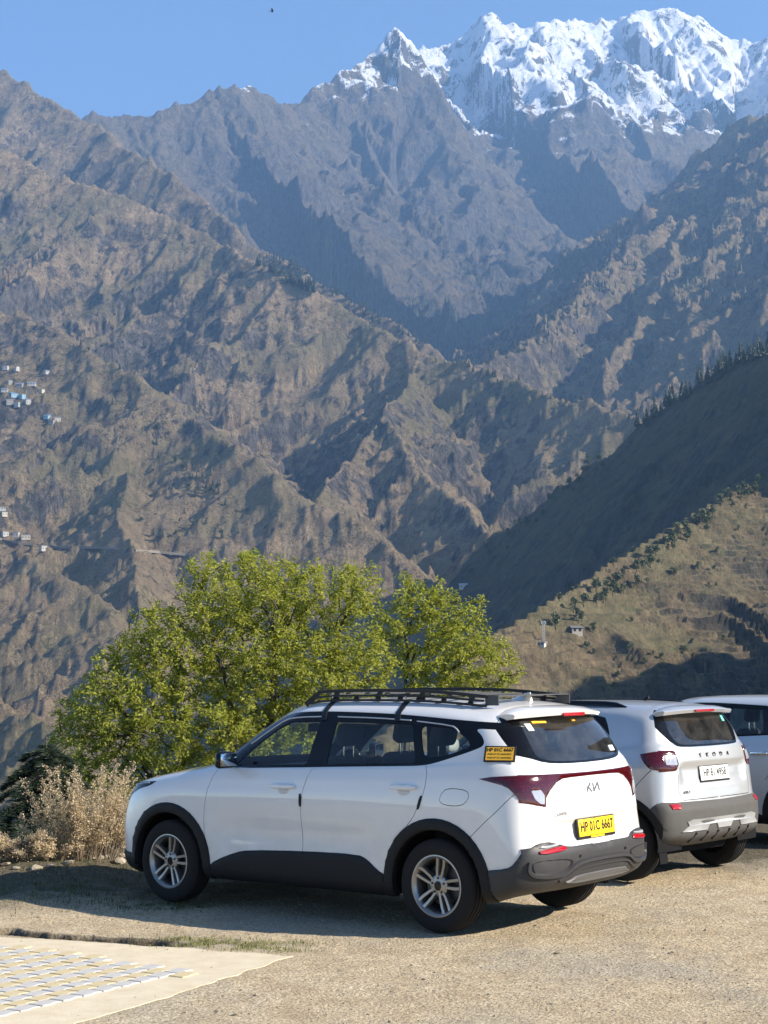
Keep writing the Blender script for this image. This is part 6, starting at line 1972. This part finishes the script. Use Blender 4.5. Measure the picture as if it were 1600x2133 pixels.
# --- houses
m_wall = [plain('whitewashed_wall', (.50, .48, .44), .8, 0, .2, .06, 3), plain('blue_washed_wall', (.28, .42, .52), .8, 0, .2, .06, 3), plain('grey_stone_wall', (.32, .30, .27), .85, 0, .2, .1, 3), plain('cream_wall', (.55, .50, .40), .8, 0, .2, .08, 3)]
m_roof = [plain('tin_roof', (.42, .44, .46), .45, .5, .5, .1, 2), plain('blue_roof', (.16, .34, .46), .5, .2, .5, .1, 2), plain('slate_roof', (.14, .135, .13), .8, 0, .3, .15, 2)]
m_win = plain('dark_window', (.02, .022, .025), .3)
HOUSE_GROUP = 'houses of the hillside village'
def house(u, v, w, h, d, wc, rc, label, land='left_mountain', group=HOUSE_GROUP, flat=False):
    p = seen_on(land, u, v)
    if p is None: return
    root = empty('village_house', (p.x, p.y, p.z - 2.6), rsf.uniform(-.9, .9)); tag(root, label, 'house', group)
    m = MB(); m.box((0, 0, (h + 2) / 2), (w, d, h + 2)); m.build('wall', m_wall[wc], root)
    z = h + 2
    m = MB()
    if flat: m.box((0, 0, z + .15), (w + .8, d + .8, .4))
    else:
        e = .6; m.add([(-w / 2 - e, -d / 2 - e, z), (w / 2 + e, -d / 2 - e, z), (w / 2 + e, d / 2 + e, z), (-w / 2 - e, d / 2 + e, z), (-w / 2 - e, 0, z + d * .28), (w / 2 + e, 0, z + d * .28)], [(0, 1, 5, 4), (2, 3, 4, 5), (1, 2, 5), (3, 0, 4), (3, 2, 1, 0)])
    m.build('roof', m_roof[rc], root)
    nw = max(2, int(w / 3.2))
    for fl in range(max(1, int(h / 3))):
        for i in range(nw):
            m = MB(); m.box((-w / 2 + w * (i + .5) / nw, -d / 2 - .02, 2 + 1.6 + fl * 3.0), (1.2, .12, 1.4)); m.build('window', m_win, root)
HL = [(12, 770, 'white house at the top of the village'), (34, 772, 'small white house near the village top'), (98, 778, 'lone white house above the village'), (20, 800, 'dark roofed house in the upper village'), (42, 805, 'stone house in the middle of the village'),
      (66, 806, 'tall white house by the village middle'), (86, 818, 'cream house at the village edge'), (10, 815, 'white house left of the blue houses'), (28, 828, 'bright blue house in the village'), (46, 830, 'second blue house in the village'),
      (58, 842, 'white house below the blue houses'), (20, 845, 'small grey house below the blue houses'), (38, 846, 'pale house at the village foot'), (98, 872, 'blue roofed house below the village'), (120, 878, 'cream house below the village'), (108, 882, 'low dark house below the village')]
for i, (u, v, lb) in enumerate(HL):
    bl = 'blue' in lb and 'below the blue' not in lb and 'left of' not in lb
    house(u, v, rsf.uniform(7, 13), rsf.uniform(3, 6), rsf.uniform(6, 8), 1 if bl else (2 if ('stone' in lb or 'grey' in lb or 'dark' in lb) else 3 if 'cream' in lb else 0), 1 if bl else (2 if 'dark' in lb else 0), lb, flat=i % 3 == 0)
for (u, v, lb) in [(4, 1062, 'white house beside the hillside road'), (8, 1076, 'cream house above the hillside road'), (10, 1115, 'long white wall house on the road bend'), (34, 1118, 'plain white roadside house on the bend'), (54, 1122, 'pale roadside shed on the bend'), (90, 1156, 'small white hut below the road')]:
    house(u, v, rsf.uniform(7, 11), rsf.uniform(3, 5), 6, 0 if 'white' in lb else 3, 0, lb, group='houses by the hillside road', flat=True)
house(966, 1224, 9, 3.5, 6, 0, 0, 'white roofed hut at the foot of the shaded hillside', 'shaded_hillside', None)
house(1200, 1318, 5, 2.4, 4, 2, 2, 'stone hut on the crest of the terraced slope', 'terraced_hillside', None)
house(1128, 1346, 3.5, 1.8, 3, 0, 0, 'small white hut beside the mast', 'terraced_hillside', None, True)

# --- mast
def mast():
    p = seen_on('terraced_hillside', 1133, 1342) or at(1133, 1342, 680)
    root = empty('radio_mast', (p.x, p.y, p.z - .5)); tag(root, 'slender pale lattice mast on the low end of the terraced slope', 'mast')
    m_m = plain('galvanised_steel', (.50, .51, .52), .5, .4)
    H = 11.0; w = .55
    for sx in (-1, 1):
        for sy in (-1, 1): m = MB(); m.tube([(sx * w, sy * w, 0), (sx * w * .55, sy * w * .55, H)], .10, 5); m.build('leg', m_m, root)
    for k in range(7):
        a, b = H * k / 7, H * (k + 1) / 7; q = w * (1 - .45 * k / 7); q2 = w * (1 - .45 * (k + 1) / 7)
        m = MB(); m.tube([(-q, -q, a), (q2, -q2, b)], .05, 4); m.tube([(q, q, a), (-q2, q2, b)], .05, 4); m.tube([(-q, -q, a), (q, -q, a)], .05, 4); m.build('brace', m_m, root)
    m = MB(); m.box((0, 0, H - .5), (2.2, .25, .25)); m.box((-.9, -.2, H - .9), (.4, .3, 1.2), None, .05); m.box((.9, -.2, H - .9), (.4, .3, 1.2), None, .05); m.build('antenna_arm', m_m, root)
mast()

# --- mountain road
def road():
    pts = []
    for u, v in [(-60, 1118), (0, 1124), (40, 1130), (80, 1134), (130, 1140), (180, 1143), (230, 1144), (280, 1146), (330, 1150), (390, 1156), (430, 1165)]:
        p = seen_on('left_mountain', u, v)
        if p: pts.append(p)
    m = MB(); V = []
    for i, p in enumerate(pts):
        d = (pts[min(i + 1, len(pts) - 1)] - pts[max(i - 1, 0)]); n = Vector((d.y, -d.x, 0)).normalized()
        if n.y > 0: n = -n
        V += [p + n * 3.0 + Vector((0, 0, -2.5)), p + n * 2.6 + Vector((0, 0, .6)), p + n * 2.6 + Vector((0, 0, .2)), p - n * 6 + Vector((0, 0, .6))]
    m.add(V, [(4 * i + j, 4 * i + j + 1, 4 * i + 5 + j, 4 * i + 4 + j) for i in range(len(pts) - 1) for j in range(3)])
    o = m.build('mountain_road', concrete('pale_road_dust', (.20, .175, .14), (.28, .25, .20), .05, .1)); tag(o, kind='structure')
road()

# --- bird
def bird():
    p = at(567, 23, 210); root = empty('bird', p[:]); tag(root, 'tiny dark bird gliding high in the blue sky', 'bird')
    mb = plain('dark_feathers', (.03, .028, .026), .8)
    m = MB(); m.lathe([(0, -.30), (.05, -.20), (.075, 0), (.05, .16), (.035, .24), (0, .30)], 10, 'x'); m.build('body', mb, root, 60)
    for s in (1, -1):
        m = MB(); V = []
        for t_, ch, zz, sw in ((.05, .20, .03, 0), (.35, .22, .11, .03), (.60, .15, .12, -.04), (.80, .03, .10, -.14)):
            V += [(ch * .5 + sw, s * t_, zz), (-ch * .5 + sw, s * t_, zz - .01), (sw, s * t_, zz + .02)]
        m.add(V, [(3 * i + j, 3 * i + (j + 1) % 3, 3 * i + 3 + (j + 1) % 3, 3 * i + 3 + j) for i in range(3) for j in range(3)] + [(0, 1, 2), (9, 10, 11)]); m.build('wing', mb, root, 60)
    m = MB(); m.add([(-.24, -.03, 0), (-.24, .03, 0), (-.46, .09, 0), (-.46, -.09, 0), (-.30, 0, .02)], [(0, 1, 2, 3), (0, 1, 4), (1, 2, 4), (2, 3, 4), (3, 0, 4)]); m.build('tail', mb, root)
bird()
# ================================================================== AIR
def haze_box():
    t = NT('haze_air')
    v = t.n('ShaderNodeVolumePrincipled')
    v.inputs['Color'].default_value = (.36, .62, 1.0, 1)
    v.inputs['Density'].default_value = 7.0e-5
    v.inputs['Anisotropy'].default_value = 0.2
    t.l(v.outputs[0], t.out.inputs['Volume'])
    x0, x1, y0, y1, z0, z1 = -6000, 7000, -300, 11500, -1500, 4300
    V = np.array([(x, y, z) for x in (x0, x1) for y in (y0, y1) for z in (z0, z1)])
    F = [(0, 1, 3, 2), (4, 6, 7, 5), (0, 4, 5, 1), (2, 3, 7, 6), (0, 2, 6, 4), (1, 5, 7, 3)]
    o = mesh_np('haze', V, F, t.m, smooth=False)
    tag(o, 'thin blue daylight haze filling the valley air', 'haze', kind='stuff')
haze_box()
